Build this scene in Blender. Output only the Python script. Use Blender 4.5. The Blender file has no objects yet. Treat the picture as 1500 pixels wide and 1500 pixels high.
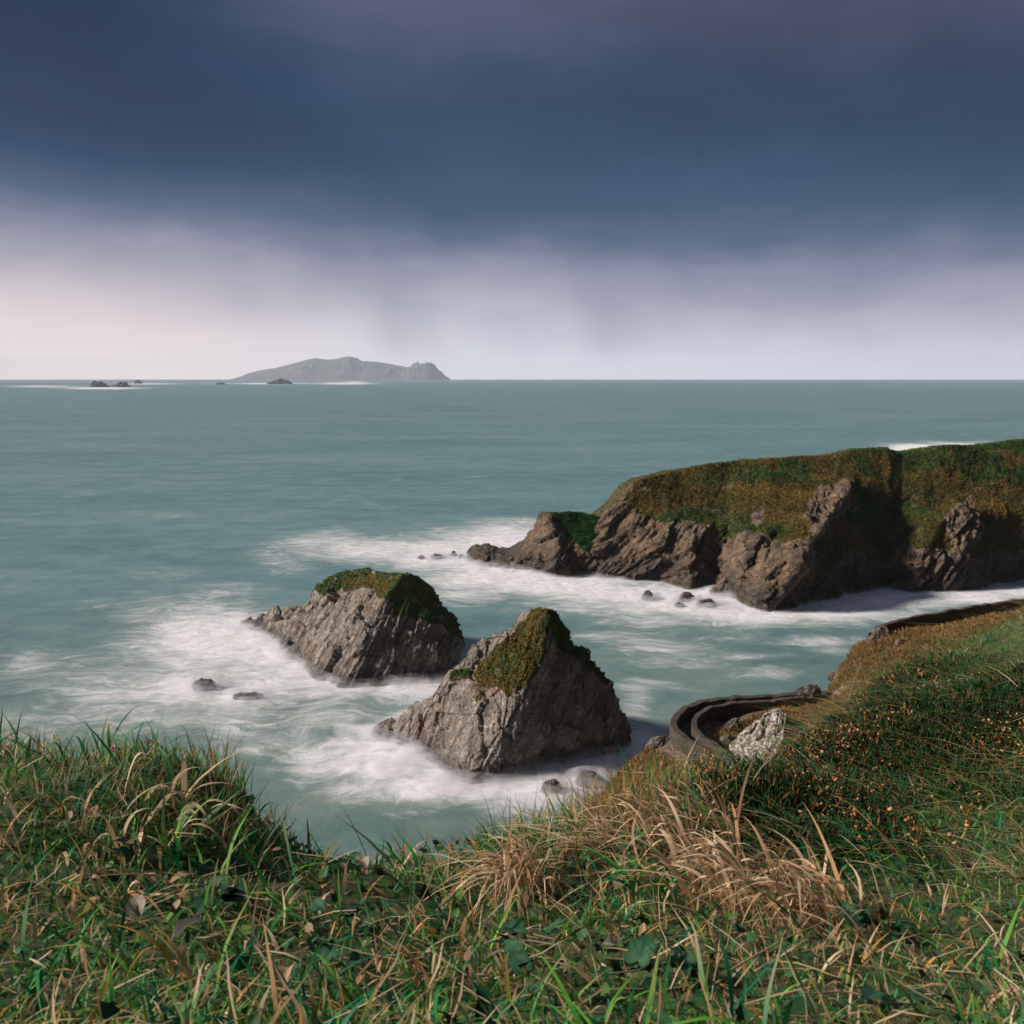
import bpy, math
import numpy as np
from mathutils import Vector, Matrix

# ------------------------------------------------------------------ camera, sky, sun, exposure
SC = bpy.context.scene
COL = SC.collection
H = 40.0                      # eye height above the sea
FPX = 1250.0                  # focal length in pixels of a 1500 px frame
EYE = 553.5                   # row of the true horizon
TH = math.atan((750.0 - EYE) / FPX)

cam_d = bpy.data.cameras.new('camera')
cam = bpy.data.objects.new('camera', cam_d)
COL.objects.link(cam)
cam.location = (0, 0, H)
cam.rotation_euler = (math.pi / 2 - TH, 0, 0)
cam_d.sensor_width = 36.0
cam_d.lens = 30.0
cam_d.clip_start = 0.05
cam_d.clip_end = 90000.0
cam_d.dof.use_dof = True
cam_d.dof.focus_distance = 4.0
cam_d.dof.aperture_fstop = 9.0
SC.camera = cam

SUN_EL = math.radians(30)
SUN_H = Vector((-0.998, 0.035, 0)).normalized()      # horizontal direction towards the sun (left, a little behind)
SUN_DIR = Vector((SUN_H.x * math.cos(SUN_EL), SUN_H.y * math.cos(SUN_EL), math.sin(SUN_EL)))
sun_d = bpy.data.lights.new('sun', 'SUN')
sun_d.energy = 4.6
sun_d.angle = math.radians(7.0)
sun_d.color = (1.0, 0.89, 0.78)
sun = bpy.data.objects.new('sun', sun_d)
COL.objects.link(sun)
sun.rotation_euler = SUN_DIR.to_track_quat('Z', 'Y').to_euler()
sun.location = SUN_DIR * 60 + Vector((0, 0, H))

SC.view_settings.view_transform = 'Standard'
SC.view_settings.look = 'None'
SC.view_settings.exposure = 0.35
SC.view_settings.gamma = 1.0


def lin(r, g, b, a=1.0):
    f = lambda c: (c / 255 / 12.92) if c / 255 <= 0.04045 else ((c / 255 + 0.055) / 1.055) ** 2.4
    return (f(r), f(g), f(b), a)


class NT:
    """small node tree helper"""
    def __init__(self, tree):
        self.t = tree
        self.n = tree.nodes
        self.l = tree.links

    def new(self, kind, **props):
        nd = self.n.new(kind)
        for k, v in props.items():
            setattr(nd, k, v)
        return nd

    def put(self, sock, v):
        if hasattr(v, 'is_linked') or isinstance(v, bpy.types.NodeSocket):
            self.l.new(v, sock)
        else:
            sock.default_value = v

    def math(self, op, a, b=None, c=None, clamp=False):
        nd = self.new('ShaderNodeMath', operation=op, use_clamp=clamp)
        self.put(nd.inputs[0], a)
        if b is not None:
            self.put(nd.inputs[1], b)
        if c is not None:
            self.put(nd.inputs[2], c)
        return nd.outputs[0]

    def vmath(self, op, a, b=None, s=None):
        nd = self.new('ShaderNodeVectorMath', operation=op)
        self.put(nd.inputs[0], a)
        if b is not None:
            self.put(nd.inputs[1], b)
        if s is not None:
            self.put(nd.inputs['Scale'], s)
        return nd.outputs['Value'] if op in ('DOT_PRODUCT', 'LENGTH') else nd.outputs[0]

    def comb(self, x, y, z):
        nd = self.new('ShaderNodeCombineXYZ')
        for i, v in enumerate((x, y, z)):
            self.put(nd.inputs[i], v)
        return nd.outputs[0]

    def noise(self, vec, scale=1.0, detail=4.0, rough=0.5, dist=0.0):
        nd = self.new('ShaderNodeTexNoise')
        self.put(nd.inputs['Vector'], vec)
        self.put(nd.inputs['Scale'], scale)
        self.put(nd.inputs['Detail'], detail)
        self.put(nd.inputs['Roughness'], rough)
        self.put(nd.inputs['Distortion'], dist)
        return nd.outputs['Fac']

    def ramp(self, fac, stops, interp='LINEAR'):
        nd = self.new('ShaderNodeValToRGB')
        cr = nd.color_ramp
        cr.interpolation = interp
        while len(cr.elements) < len(stops):
            cr.elements.new(1.0)
        for e, (p, c) in zip(cr.elements, stops):
            e.position = p
            e.color = c if len(c) == 4 else (*c, 1)
        self.put(nd.inputs[0], fac)
        return nd.outputs[0]

    def mix(self, fac, a, b, mode='MIX'):
        nd = self.new('ShaderNodeMix', data_type='RGBA', blend_type=mode)
        self.put(nd.inputs[0], fac)
        self.put(nd.inputs[6], a)
        self.put(nd.inputs[7], b)
        return nd.outputs[2]

    def smooth(self, x, lo, hi, a=0.0, b=1.0):
        nd = self.new('ShaderNodeMapRange', interpolation_type='SMOOTHSTEP')
        self.put(nd.inputs['Value'], x)
        self.put(nd.inputs['From Min'], lo)
        self.put(nd.inputs['From Max'], hi)
        self.put(nd.inputs['To Min'], a)
        self.put(nd.inputs['To Max'], b)
        return nd.outputs[0]


# ---- world: storm cloud with rain curtains in front, open sky behind the viewer
W = bpy.data.worlds.new('World')
SC.world = W
W.use_nodes = True
t = NT(W.node_tree)
t.n.clear()
tc = t.new('ShaderNodeTexCoord').outputs['Generated']
sep = t.new('ShaderNodeSeparateXYZ')
t.l.new(tc, sep.inputs[0])
dx, dy, dz = sep.outputs
el = t.math('MULTIPLY', t.math('ARCSINE', dz), 57.2958)
az = t.math('MULTIPLY', t.math('ARCTAN2', dx, dy), 57.2958)
azc = t.math('MAXIMUM', t.math('MINIMUM', az, 60.0), -60.0)
warp = t.math('SUBTRACT', t.noise(t.comb(t.math('MULTIPLY', az, 0.055), t.math('MULTIPLY', el, 0.16), 3.1), 1.0, 4, 0.52), 0.5)
fine = t.math('SUBTRACT', t.noise(t.comb(t.math('MULTIPLY', az, 0.14), t.math('MULTIPLY', el, 0.34), 7.7), 1.0, 7, 0.60), 0.5)
rain = t.math('SUBTRACT', t.noise(t.comb(t.math('ADD', t.math('MULTIPLY', az, 0.095), t.math('MULTIPLY', el, 0.02)), t.math('MULTIPLY', el, 0.04), 2.2), 1.0, 3, 0.5), 0.5)
s = t.math('MULTIPLY_ADD', azc, 0.050, el)
low = t.smooth(s, 0.0, 5.0)
s = t.math('MULTIPLY_ADD', t.math('MULTIPLY', warp, low), 4.0, s)
s = t.math('MULTIPLY_ADD', t.math('MULTIPLY', fine, low), 2.6, s)
s = t.math('MULTIPLY_ADD', t.math('MULTIPLY', rain, low), 1.3, s)
SMAX = 45.0
stops = [(-2, (219, 217, 224)), (1.5, (211, 210, 219)), (3.5, (193, 192, 204)), (5.2, (172, 172, 187)), (6.8, (148, 151, 169)),
         (8.0, (121, 128, 150)), (9.2, (97, 110, 134)), (10.8, (77, 95, 120)), (13, (66, 86, 110)), (16, (62, 80, 105)),
         (18.5, (66, 79, 104)), (21, (78, 85, 109)), (24, (90, 92, 114)), (40, (110, 114, 130))]
HAZE_D = 5.0e-5
sky_c = t.ramp(t.math('DIVIDE', t.math('ADD', s, 2.0), SMAX), [((a + 2) / SMAX, lin(*c)) for a, c in stops])
# cream light under the cloud on the left, dark blue belly on the upper left
leftm = t.math('MULTIPLY', t.smooth(az, 0.0, -24.0), t.smooth(s, 9.0, 1.5))
sky_c = t.mix(leftm, sky_c, t.mix(1.0, sky_c, (1.15, 1.04, 0.96, 1), 'MULTIPLY'))
belly = t.math('MULTIPLY', t.smooth(t.math('ADD', az, t.math('MULTIPLY', warp, 30.0)), -4.0, -26.0), t.smooth(el, 9.0, 14.0))
sky_c = t.mix(belly, sky_c, t.mix(1.0, sky_c, (0.66, 0.76, 0.84, 1), 'MULTIPLY'))
shaft = t.math('MULTIPLY', t.math('MULTIPLY', t.smooth(rain, -0.02, 0.22), t.smooth(s, 8.5, 5.5)), t.smooth(el, 0.3, 2.5))
sky_c = t.mix(t.math('MULTIPLY', shaft, 0.30), sky_c, t.mix(1.0, sky_c, (0.42, 0.45, 0.55, 1), 'MULTIPLY'))
tone = t.smooth(t.noise(t.comb(t.math('MULTIPLY', az, 0.045), t.math('MULTIPLY', el, 0.10), 12.4), 1.0, 3, 0.5), 0.3, 0.7, 0.86, 1.14)
hi = t.smooth(el, 9.0, 15.0)
tone = t.math('MULTIPLY', tone, t.smooth(fine, -0.25, 0.25, 0.93, 1.07))
tone = t.math('ADD', t.math('MULTIPLY', hi, tone), t.math('SUBTRACT', 1.0, hi))
sky_c = t.mix(1.0, sky_c, t.comb(tone, tone, tone), 'MULTIPLY')
# the haze box adds its own light in front of the sky and dims what is behind it: allow for that
path = t.math('MINIMUM', t.math('DIVIDE', 480.0, t.math('MAXIMUM', dz, 0.001)), 21400.0)
trn = t.math('EXPONENT', t.math('MULTIPLY', path, -HAZE_D))
add = t.math('SUBTRACT', 1.0, trn)
sky_c = t.mix(1.0, sky_c, (1 / 1.27, 1 / 1.27, 1 / 1.27, 1), 'MULTIPLY')
sky_c = t.vmath('MAXIMUM', t.vmath('SUBTRACT', sky_c, t.vmath('SCALE', (0.345, 0.35, 0.375), None, add)), (0.002, 0.012, 0.030))
sky_c = t.vmath('DIVIDE', sky_c, t.comb(trn, trn, trn))
dim_right = t.math('MULTIPLY_ADD', t.smooth(az, 38.0, 75.0), -0.62, 1.0)  # unseen sky off to the right dimmed to deepen the stacks' shaded faces
sky_c = t.vmath('MULTIPLY', sky_c, t.comb(dim_right, dim_right, dim_right))
nish = t.new('ShaderNodeTexSky', sky_type='NISHITA', sun_disc=False)
nish.sun_elevation = SUN_EL
nish.sun_rotation = math.atan2(SUN_H.x, SUN_H.y)
behind = t.smooth(dy, 0.1, -0.5)
clear = t.mix(1.0, nish.outputs[0], (0.015, 0.015, 0.015, 1), 'MULTIPLY')
sky_c = t.mix(behind, sky_c, clear)
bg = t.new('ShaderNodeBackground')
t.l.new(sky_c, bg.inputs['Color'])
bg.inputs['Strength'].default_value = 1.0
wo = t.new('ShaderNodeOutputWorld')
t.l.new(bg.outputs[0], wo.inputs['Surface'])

SC.cycles.use_denoising = True
SC.cycles.max_bounces = 8
SC.cycles.transparent_max_bounces = 24
SC.cycles.volume_bounces = 1

# ------------------------------------------------------------------ helpers
F3 = np.array
RIGHT = F3([1.0, 0, 0])
FWD = F3([0, math.cos(TH), -math.sin(TH)])
UP = F3([0, math.sin(TH), math.cos(TH)])
RNG = np.random.default_rng(11)


def rays(px, py):
    px = np.asarray(px, float)
    py = np.asarray(py, float)
    a = (px - 750) / FPX
    b = (750 - py) / FPX
    return a[..., None] * RIGHT + FWD + b[..., None] * UP


def P(px, py, Y):
    d = rays(px, py)
    k = np.asarray(Y, float) / d[..., 1]
    return d * k[..., None] + F3([0, 0, H])


def S(px, py, z=0.0):
    d = rays(px, py)
    k = (np.asarray(z, float) - H) / d[..., 2]
    return d * k[..., None] + F3([0, 0, H])


def pix(V):
    q = V - F3([0, 0, H])
    w = q @ FWD
    return 750 + FPX * (q @ RIGHT) / w, 750 - FPX * (q @ UP) / w


def _hash(ix, iy, iz, seed):
    h = (ix.astype(np.int64) * 374761393 + iy.astype(np.int64) * 668265263 + iz.astype(np.int64) * 2147483647 + seed * 1274126177) & 0xFFFFFFFF
    h = ((h ^ (h >> 13)) * 1274126177) & 0xFFFFFFFF
    h = ((h ^ (h >> 16)) * 2246822519) & 0xFFFFFFFF
    return ((h ^ (h >> 15)) & 0xFFFFFF) / float(0xFFFFFF)


def vnoise(Pt, seed=0):
    """smooth value noise, -1..1"""
    i = np.floor(Pt).astype(np.int64)
    f = Pt - i
    u = f * f * f * (f * (f * 6 - 15) + 10)
    r = 0
    for a in (0, 1):
        wx = u[:, 0] if a else 1 - u[:, 0]
        for b in (0, 1):
            wy = u[:, 1] if b else 1 - u[:, 1]
            for c in (0, 1):
                wz = u[:, 2] if c else 1 - u[:, 2]
                r = r + wx * wy * wz * _hash(i[:, 0] + a, i[:, 1] + b, i[:, 2] + c, seed)
    return r * 2 - 1


def fbm(Pt, octv=4, seed=0, gain=0.5, ridged=False):
    r = 0
    amp = 1.0
    tot = 0
    q = np.array(Pt, float)
    for k in range(octv):
        n = vnoise(q, seed + k * 17)
        if ridged:
            n = 1 - 2 * np.abs(n)
        r = r + n * amp
        tot += amp
        amp *= gain
        q = q * 2.03 + 13.7
    return r / tot


def sstep(x, a, b):
    k = np.clip((x - a) / (b - a), 0, 1)
    return k * k * (3 - 2 * k)


def norm(v):
    return v / np.maximum(np.linalg.norm(v, axis=-1, keepdims=True), 1e-12)


def tag(o, label=None, cat=None, group=None, kind=None):
    if label:
        o['label'] = label
    if cat:
        o['category'] = cat
    if group:
        o['group'] = group
    if kind:
        o['kind'] = kind
    return o


def mesh_np(name, V, Fc, mat, parent=None, attrs=None, cols=None, smooth=True):
    """V (n,3), Fc (m,3|4) index array; attrs: float per vertex; cols: rgb per vertex"""
    V = np.ascontiguousarray(V, np.float32)
    Fc = np.ascontiguousarray(Fc, np.int32)
    k = Fc.shape[1]
    me = bpy.data.meshes.new(name)
    me.vertices.add(len(V))
    me.vertices.foreach_set('co', V.ravel())
    me.loops.add(Fc.size)
    me.loops.foreach_set('vertex_index', Fc.ravel())
    me.polygons.add(len(Fc))
    me.polygons.foreach_set('loop_start', np.arange(0, Fc.size, k, dtype=np.int32))
    me.polygons.foreach_set('loop_total', np.full(len(Fc), k, np.int32))
    me.polygons.foreach_set('use_smooth', np.full(len(Fc), smooth, bool))
    me.update(calc_edges=True)
    for an, av in (attrs or {}).items():
        at = me.attributes.new(an, 'FLOAT', 'POINT')
        at.data.foreach_set('value', np.ascontiguousarray(av, np.float32))
    for an, cv in (cols or {}).items():
        at = me.attributes.new(an, 'FLOAT_COLOR', 'POINT')
        c4 = np.ones((len(V), 4), np.float32)
        c4[:, :3] = cv
        at.data.foreach_set('color', c4.ravel())
    me.materials.append(mat)
    o = bpy.data.objects.new(name, me)
    COL.objects.link(o)
    if parent is not None:
        o.parent = parent
        o.matrix_parent_inverse = Matrix.Translation(-parent.location)
    return o


def empty(name, loc):
    o = bpy.data.objects.new(name, None)
    o.location = loc
    o.empty_display_size = 0.3
    COL.objects.link(o)
    return o


def grid_faces(nu, nv):
    i = np.arange(nu * nv).reshape(nu, nv)
    return np.stack([i[:-1, :-1], i[1:, :-1], i[1:, 1:], i[:-1, 1:]], -1).reshape(-1, 4)


def vert_normals(V, Fc):
    a, b, c = V[Fc[:, 0]], V[Fc[:, 1]], V[Fc[:, 2]]
    fn = np.cross(b - a, c - a)
    if Fc.shape[1] == 4:
        fn = np.cross(V[Fc[:, 2]] - V[Fc[:, 0]], V[Fc[:, 3]] - V[Fc[:, 1]])
    N = np.zeros_like(V)
    for k in range(Fc.shape[1]):
        np.add.at(N, Fc[:, k], fn)
    return norm(N)


def mid_subdiv(V, T):
    e = np.sort(np.concatenate([T[:, [0, 1]], T[:, [1, 2]], T[:, [2, 0]]]), 1)
    u, inv = np.unique(e, axis=0, return_inverse=True)
    inv = inv.ravel()
    m = len(V) + inv
    nT = len(T)
    a, b, c = m[:nT], m[nT:2 * nT], m[2 * nT:]
    V2 = np.concatenate([V, (V[u[:, 0]] + V[u[:, 1]]) / 2])
    T2 = np.concatenate([np.stack([T[:, 0], a, c], 1), np.stack([a, T[:, 1], b], 1), np.stack([c, b, T[:, 2]], 1), np.stack([a, b, c], 1)])
    return V2, T2


def laplace(V, T, k=0.5, it=1):
    e = np.unique(np.sort(np.concatenate([T[:, [0, 1]], T[:, [1, 2]], T[:, [2, 0]]]), 1), axis=0)
    for _ in range(it):
        A = np.zeros_like(V)
        n = np.zeros(len(V))
        np.add.at(A, e[:, 0], V[e[:, 1]])
        np.add.at(A, e[:, 1], V[e[:, 0]])
        np.add.at(n, e[:, 0], 1)
        np.add.at(n, e[:, 1], 1)
        V = V * (1 - k) + A / n[:, None] * k
    return V


def rbf(ctrl):
    """linear radial interpolation of heights z over (x, y)"""
    C = np.array(ctrl, float)
    D = np.linalg.norm(C[:, None, :2] - C[None, :, :2], axis=-1)
    n = len(C)
    A = np.zeros((n + 3, n + 3))
    A[:n, :n] = -D - np.eye(n) * 1e-6
    A[:n, n] = A[n, :n] = 1
    A[:n, n + 1] = A[n + 1, :n] = C[:, 0]
    A[:n, n + 2] = A[n + 2, :n] = C[:, 1]
    w = np.linalg.solve(A, np.concatenate([C[:, 2], np.zeros(3)]))

    def f(x, y):
        x = np.asarray(x, float)
        y = np.asarray(y, float)
        sh = x.shape
        x = x.ravel()
        y = y.ravel()
        out = np.empty(len(x))
        for i in range(0, len(x), 40000):
            xs, ys = x[i:i + 40000], y[i:i + 40000]
            d = np.hypot(xs[:, None] - C[:, 0], ys[:, None] - C[:, 1])
            out[i:i + 40000] = -d @ w[:n] + w[n] + w[n + 1] * xs + w[n + 2] * ys
        return out.reshape(sh)
    return f


# ------------------------------------------------------------------ materials
def material(name):
    m = bpy.data.materials.new(name)
    m.use_nodes = True
    k = NT(m.node_tree)
    k.n.clear()
    b = k.new('ShaderNodeBsdfPrincipled')
    o = k.new('ShaderNodeOutputMaterial')
    k.l.new(b.outputs[0], o.inputs['Surface'])
    return m, k, b, o


STRATA = norm(F3([-0.80, -0.22, 0.56]))        # bedding of the rocks: slabs dip to the left


def rock_mat(name, base, dark, pale, wet_top, veg_cols=None, strata_scale=1.0, lichen=0.3, veg_attr=True, sv=None, bump_d=0.35, speck=2.1):
    m, k, b, o = material(name)
    pos = k.new('ShaderNodeNewGeometry').outputs['Position']
    sd = k.vmath('DOT_PRODUCT', pos, tuple(STRATA if sv is None else sv))
    wob = k.noise(pos, 0.35, 4, 0.55)
    layer = k.noise(k.comb(k.math('MULTIPLY_ADD', wob, 1.2, k.math('MULTIPLY', sd, 2.4 * strata_scale)), 0.0, 0.0), 1.0, 5, 0.65)
    blot = k.noise(pos, 0.55, 6, 0.6)
    grain = k.noise(pos, 5.0, 6, 0.7)
    c = k.mix(k.smooth(blot, 0.32, 0.68), base, pale)
    c = k.mix(k.math('MULTIPLY', k.smooth(layer, 0.54, 0.36), 0.85), c, dark)
    va = norm(np.cross(STRATA if sv is None else sv, F3([0.0, 0.25, 1.0])))
    vb = np.cross(STRATA if sv is None else sv, va)
    slab = k.comb(k.math('MULTIPLY_ADD', wob, 1.0, k.math('MULTIPLY', sd, 0.9 * strata_scale)), k.math('MULTIPLY', k.vmath('DOT_PRODUCT', pos, tuple(va)), 0.22 * strata_scale), k.math('MULTIPLY', k.vmath('DOT_PRODUCT', pos, tuple(vb)), 0.35 * strata_scale))
    vo_ = k.new('ShaderNodeTexVoronoi', feature='DISTANCE_TO_EDGE')
    k.l.new(k.vmath('ADD', slab, k.vmath('SCALE', pos, None, 0.0)), vo_.inputs['Vector'])
    crk = k.smooth(vo_.outputs['Distance'], 0.05, 0.0)
    vc_ = k.new('ShaderNodeTexVoronoi', feature='F1')
    k.l.new(slab, vc_.inputs['Vector'])
    tn = k.new('ShaderNodeSeparateColor')
    k.l.new(vc_.outputs['Color'], tn.inputs[0])
    c = k.mix(k.math('MULTIPLY', tn.outputs[0], 0.38), c, dark)
    c = k.mix(k.smooth(grain, 0.52, 0.28, 0.0, 0.38), c, dark)
    lc = k.math('MULTIPLY', k.smooth(k.noise(pos, speck, 5, 0.68, 0.6), 0.47 if lichen > 0.9 else 0.56, 0.56 if lichen > 0.9 else 0.66), lichen)
    c = k.mix(lc, c, (0.54, 0.51, 0.46, 1))
    rust = k.math('MULTIPLY', k.smooth(k.noise(pos, 0.28, 3, 0.5), 0.52, 0.7), 0.45)
    c = k.mix(rust, c, (0.26, 0.14, 0.07, 1))
    z = k.new('ShaderNodeSeparateXYZ')
    k.l.new(pos, z.inputs[0])
    zz = k.math('MULTIPLY_ADD', k.math('SUBTRACT', blot, 0.5), 3.0, z.outputs[2])
    wet = k.smooth(zz, wet_top, wet_top * 0.35)
    c = k.mix(k.math('MULTIPLY', wet, 0.55), c, (0.04, 0.035, 0.032, 1))
    if veg_attr:
        v = k.new('ShaderNodeAttribute', attribute_name='veg').outputs['Fac']
        vn = k.noise(pos, 1.6, 5, 0.65)
        vc = k.ramp(vn, veg_cols or [(0.3, (0.030, 0.055, 0.014)), (0.5, (0.080, 0.075, 0.020)), (0.7, (0.15, 0.105, 0.032))])
        vm = k.smooth(k.math('ADD', v, k.math('MULTIPLY', k.math('SUBTRACT', vn, 0.5), 0.7)), 0.42, 0.58)
        c = k.mix(vm, c, vc)
        rough = k.math('MULTIPLY_ADD', wet, -0.35, 0.85)
    else:
        rough = k.math('MULTIPLY_ADD', wet, -0.35, 0.85)
    k.l.new(c, b.inputs['Base Color'])
    k.l.new(rough, b.inputs['Roughness'])
    b.inputs['Specular IOR Level'].default_value = 0.25
    bump = k.new('ShaderNodeBump')
    bump.inputs['Strength'].default_value = 0.75
    bump.inputs['Distance'].default_value = bump_d
    hgt = k.math('ADD', k.math('MULTIPLY_ADD', crk, -0.7, k.math('MULTIPLY', layer, 0.9)), k.math('ADD', k.math('MULTIPLY', grain, 0.45), k.math('MULTIPLY', k.noise(pos, 1.3, 6, 0.65), 0.9)))
    k.l.new(hgt, bump.inputs['Height'])
    k.l.new(bump.outputs[0], b.inputs['Normal'])
    return m


M_STACK = rock_mat('stack_rock', (0.270, 0.230, 0.205, 1), (0.032, 0.029, 0.029, 1), (0.46, 0.395, 0.350, 1), 2.2, lichen=0.2)
M_HEAD = rock_mat('headland_rock', (0.125, 0.090, 0.062, 1), (0.022, 0.019, 0.018, 1), (0.31, 0.225, 0.150, 1), 6.5, strata_scale=0.5, lichen=0.2, sv=norm(F3([-0.62, -0.22, 0.75])), bump_d=0.8)
M_SLOPE = rock_mat('slope_ground', (0.16, 0.12, 0.085, 1), (0.05, 0.045, 0.035, 1), (0.26, 0.20, 0.15, 1), 2.0,
                   [(0.3, (0.030, 0.038, 0.010)), (0.48, (0.07, 0.060, 0.018)), (0.68, (0.17, 0.115, 0.045))], lichen=0.5)
M_SKERRY = rock_mat('skerry_rock', (0.10, 0.085, 0.078, 1), (0.030, 0.027, 0.027, 1), (0.20, 0.165, 0.14, 1), 1.2, veg_attr=False)
M_FAR = rock_mat('far_rock', (0.035, 0.035, 0.038, 1), (0.012, 0.012, 0.014, 1), (0.06, 0.057, 0.055, 1), 30.0, strata_scale=0.05, veg_attr=False)
M_STONE = rock_mat('weathered_stone', (0.15, 0.12, 0.10, 1), (0.035, 0.03, 0.027, 1), (0.26, 0.215, 0.18, 1), 0.1, strata_scale=2.5, lichen=0.55, veg_attr=False, speck=4.5)
M_LICHEN = rock_mat('lichen_rock', (0.15, 0.12, 0.10, 1), (0.035, 0.03, 0.027, 1), (0.24, 0.195, 0.165, 1), 0.1, strata_scale=2.5, lichen=1.0, veg_attr=False, speck=4.5)


def leaf_mat(name, trans=0.3, rough=0.6, attr='Col', spec=0.25):
    m, k, b, o = material(name)
    c = k.new('ShaderNodeAttribute', attribute_name=attr).outputs['Color']
    k.l.new(c, b.inputs['Base Color'])
    b.inputs['Roughness'].default_value = rough
    b.inputs['Specular IOR Level'].default_value = spec
    tr = k.new('ShaderNodeBsdfTranslucent')
    k.l.new(c, tr.inputs['Color'])
    mx = k.new('ShaderNodeMixShader')
    mx.inputs[0].default_value = trans
    k.l.new(b.outputs[0], mx.inputs[1])
    k.l.new(tr.outputs[0], mx.inputs[2])
    k.l.new(mx.outputs[0], o.inputs['Surface'])
    return m


M_LEAF = leaf_mat('leaf_blades')
M_TURF = leaf_mat('turf_tufts', 0.15, 0.8, spec=0.1)

# ------------------------------------------------------------------ rocks
def facets(V, sv, ls, lu, seed, tilt=0.8, rnd=0.35):
    """broken slabs: each jittered cell, long in the bedding and thin across it, is a tilted flat piece; about -1..1"""
    u1 = norm(np.cross(sv, F3([0.0, 0.25, 1.0])))
    u2 = np.cross(sv, u1)
    wob = fbm(V * (0.35 / lu), 2, seed + 1) * 0.35
    q = np.stack([V @ sv / ls + wob, V @ u1 / lu + wob, V @ u2 / lu - wob], 1)
    base = np.floor(q)
    best = np.full(len(V), 1e9)
    out = np.zeros(len(V))
    for a in (-1, 0, 1):
        for b in (-1, 0, 1):
            for c in (-1, 0, 1):
                cell = base + F3([a, b, c])
                i = [cell[:, k].astype(np.int64) for k in range(3)]
                h = [_hash(i[0], i[1], i[2], seed + 30 + k) for k in range(7)]
                d = q - cell - np.stack(h[:3], 1) * 0.8 - 0.1
                m = np.abs(d[:, 0]) * 1.1 + np.abs(d[:, 1]) * 0.8 + np.abs(d[:, 2]) * 0.8
                val = (h[3] * 2 - 1) * 0.55 - tilt * d[:, 0] + rnd * ((h[4] * 2 - 1) * d[:, 1] + (h[5] * 2 - 1) * d[:, 2])
                w = m < best
                best = np.where(w, m, best)
                out = np.where(w, val, out)
    return out


def strata_disp(V, N, amp, freq=0.55, seed=0, block=1.0, sv=None, iso=0.30, saw_k=0.6, fl=2.6, lk=2.0, fa=0.6):
    """stepped bedding layers, joint blocks and rough breakup, along the normals"""
    sv = STRATA if sv is None else sv
    u1 = norm(np.cross(sv, F3([0.0, 0.25, 1.0])))
    u2 = np.cross(sv, u1)
    wob = fbm(V * 0.10, 3, seed) * 0.9
    sdist = V @ sv
    a = sdist * freq + wob
    L = np.floor(a)
    fr = a - L
    z0 = np.zeros_like(L)
    lay = _hash(L, z0, z0, seed + 5) * 2 - 1
    lay2 = _hash(np.floor(sdist * freq * 2.7 + wob * 2), z0, z0, seed + 9) * 2 - 1
    j1 = fbm(V * 0.15, 2, seed + 3) * 0.35
    b1 = np.floor((V @ u1) * 0.13 * block + j1 + lay * 3)
    b2 = np.floor((V @ u2) * 0.24 * block + j1 + lay * 5)
    blk = _hash(L, b1, b2, seed + 7) * 2 - 1
    crack = -np.exp(-((fr - 0.03) / 0.05) ** 2) * 0.35
    A = np.stack([sdist * 1.15 + wob, (V @ u1) * 0.14, (V @ u2) * 0.14], 1)
    an = fbm(A, 5, seed + 50, 0.55, True)
    d = lay * 0.42 + blk * 0.62 + lay2 * 0.18 + crack + an * 0.50
    saw = (1 - fr) * (0.35 + 0.65 * _hash(L, z0, z0, seed + 11)) - 0.3
    a2 = sdist * freq * 3.3 + wob * 2.2
    L2 = np.floor(a2)
    saw2 = (1 - (a2 - L2)) * _hash(L2, np.floor((V @ u1) * 0.2), z0, seed + 12) - 0.25
    d = d * 0.35 + saw2 * 0.35 * saw_k + (facets(V, sv, fl, fl * lk, seed + 200) * 0.95 + facets(V, sv, fl * 0.36, fl * lk * 0.4, seed + 300) * 0.34) * fa
    d = d + fbm(V * 0.30, 4, seed + 20, 0.5) * iso * 2 + fbm(V * 1.7, 4, seed + 30, 0.65, True) * 0.16
    calm = 1 - 0.65 * sstep(V[:, 2], V[:, 2].max() - 5.0, V[:, 2].max() - 0.5) if fa < 0.9 and V[:, 2].max() > 8 else 1.0
    return V + N * (d * amp * calm)[:, None]


def cage_rock(cage, faces, lev_smooth, lev, amp, seed, freq=0.55, sm=0.35, block=1.0, sv=None, iso=0.3):
    V = np.array(cage, float)
    T = []
    for f in faces:
        for k in range(1, len(f) - 1):
            T.append((f[0], f[k], f[k + 1]))
    T = np.array(T)
    for i in range(lev):
        V, T = mid_subdiv(V, T)
        if i < lev_smooth:
            V = laplace(V, T, sm, 1)
        if i == 2:
            N = vert_normals(V, T)
            V = V + N * (fbm(V * 0.13, 3, seed + 40) * amp * 0.5)[:, None]
    Vs = laplace(V, T, 0.5, 6)
    N = vert_normals(Vs, T)
    V2 = strata_disp(V, N, amp, freq, seed, block, sv, iso)
    return V2, T


def plane_hit(px, py, A, B, C, off=0.0):
    n = norm(np.cross(B - A, C - A))
    d = rays(px, py)
    o = F3([0, 0, H])
    k = ((A - o) @ n + off) / (d @ n)
    return o + d * k


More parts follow.
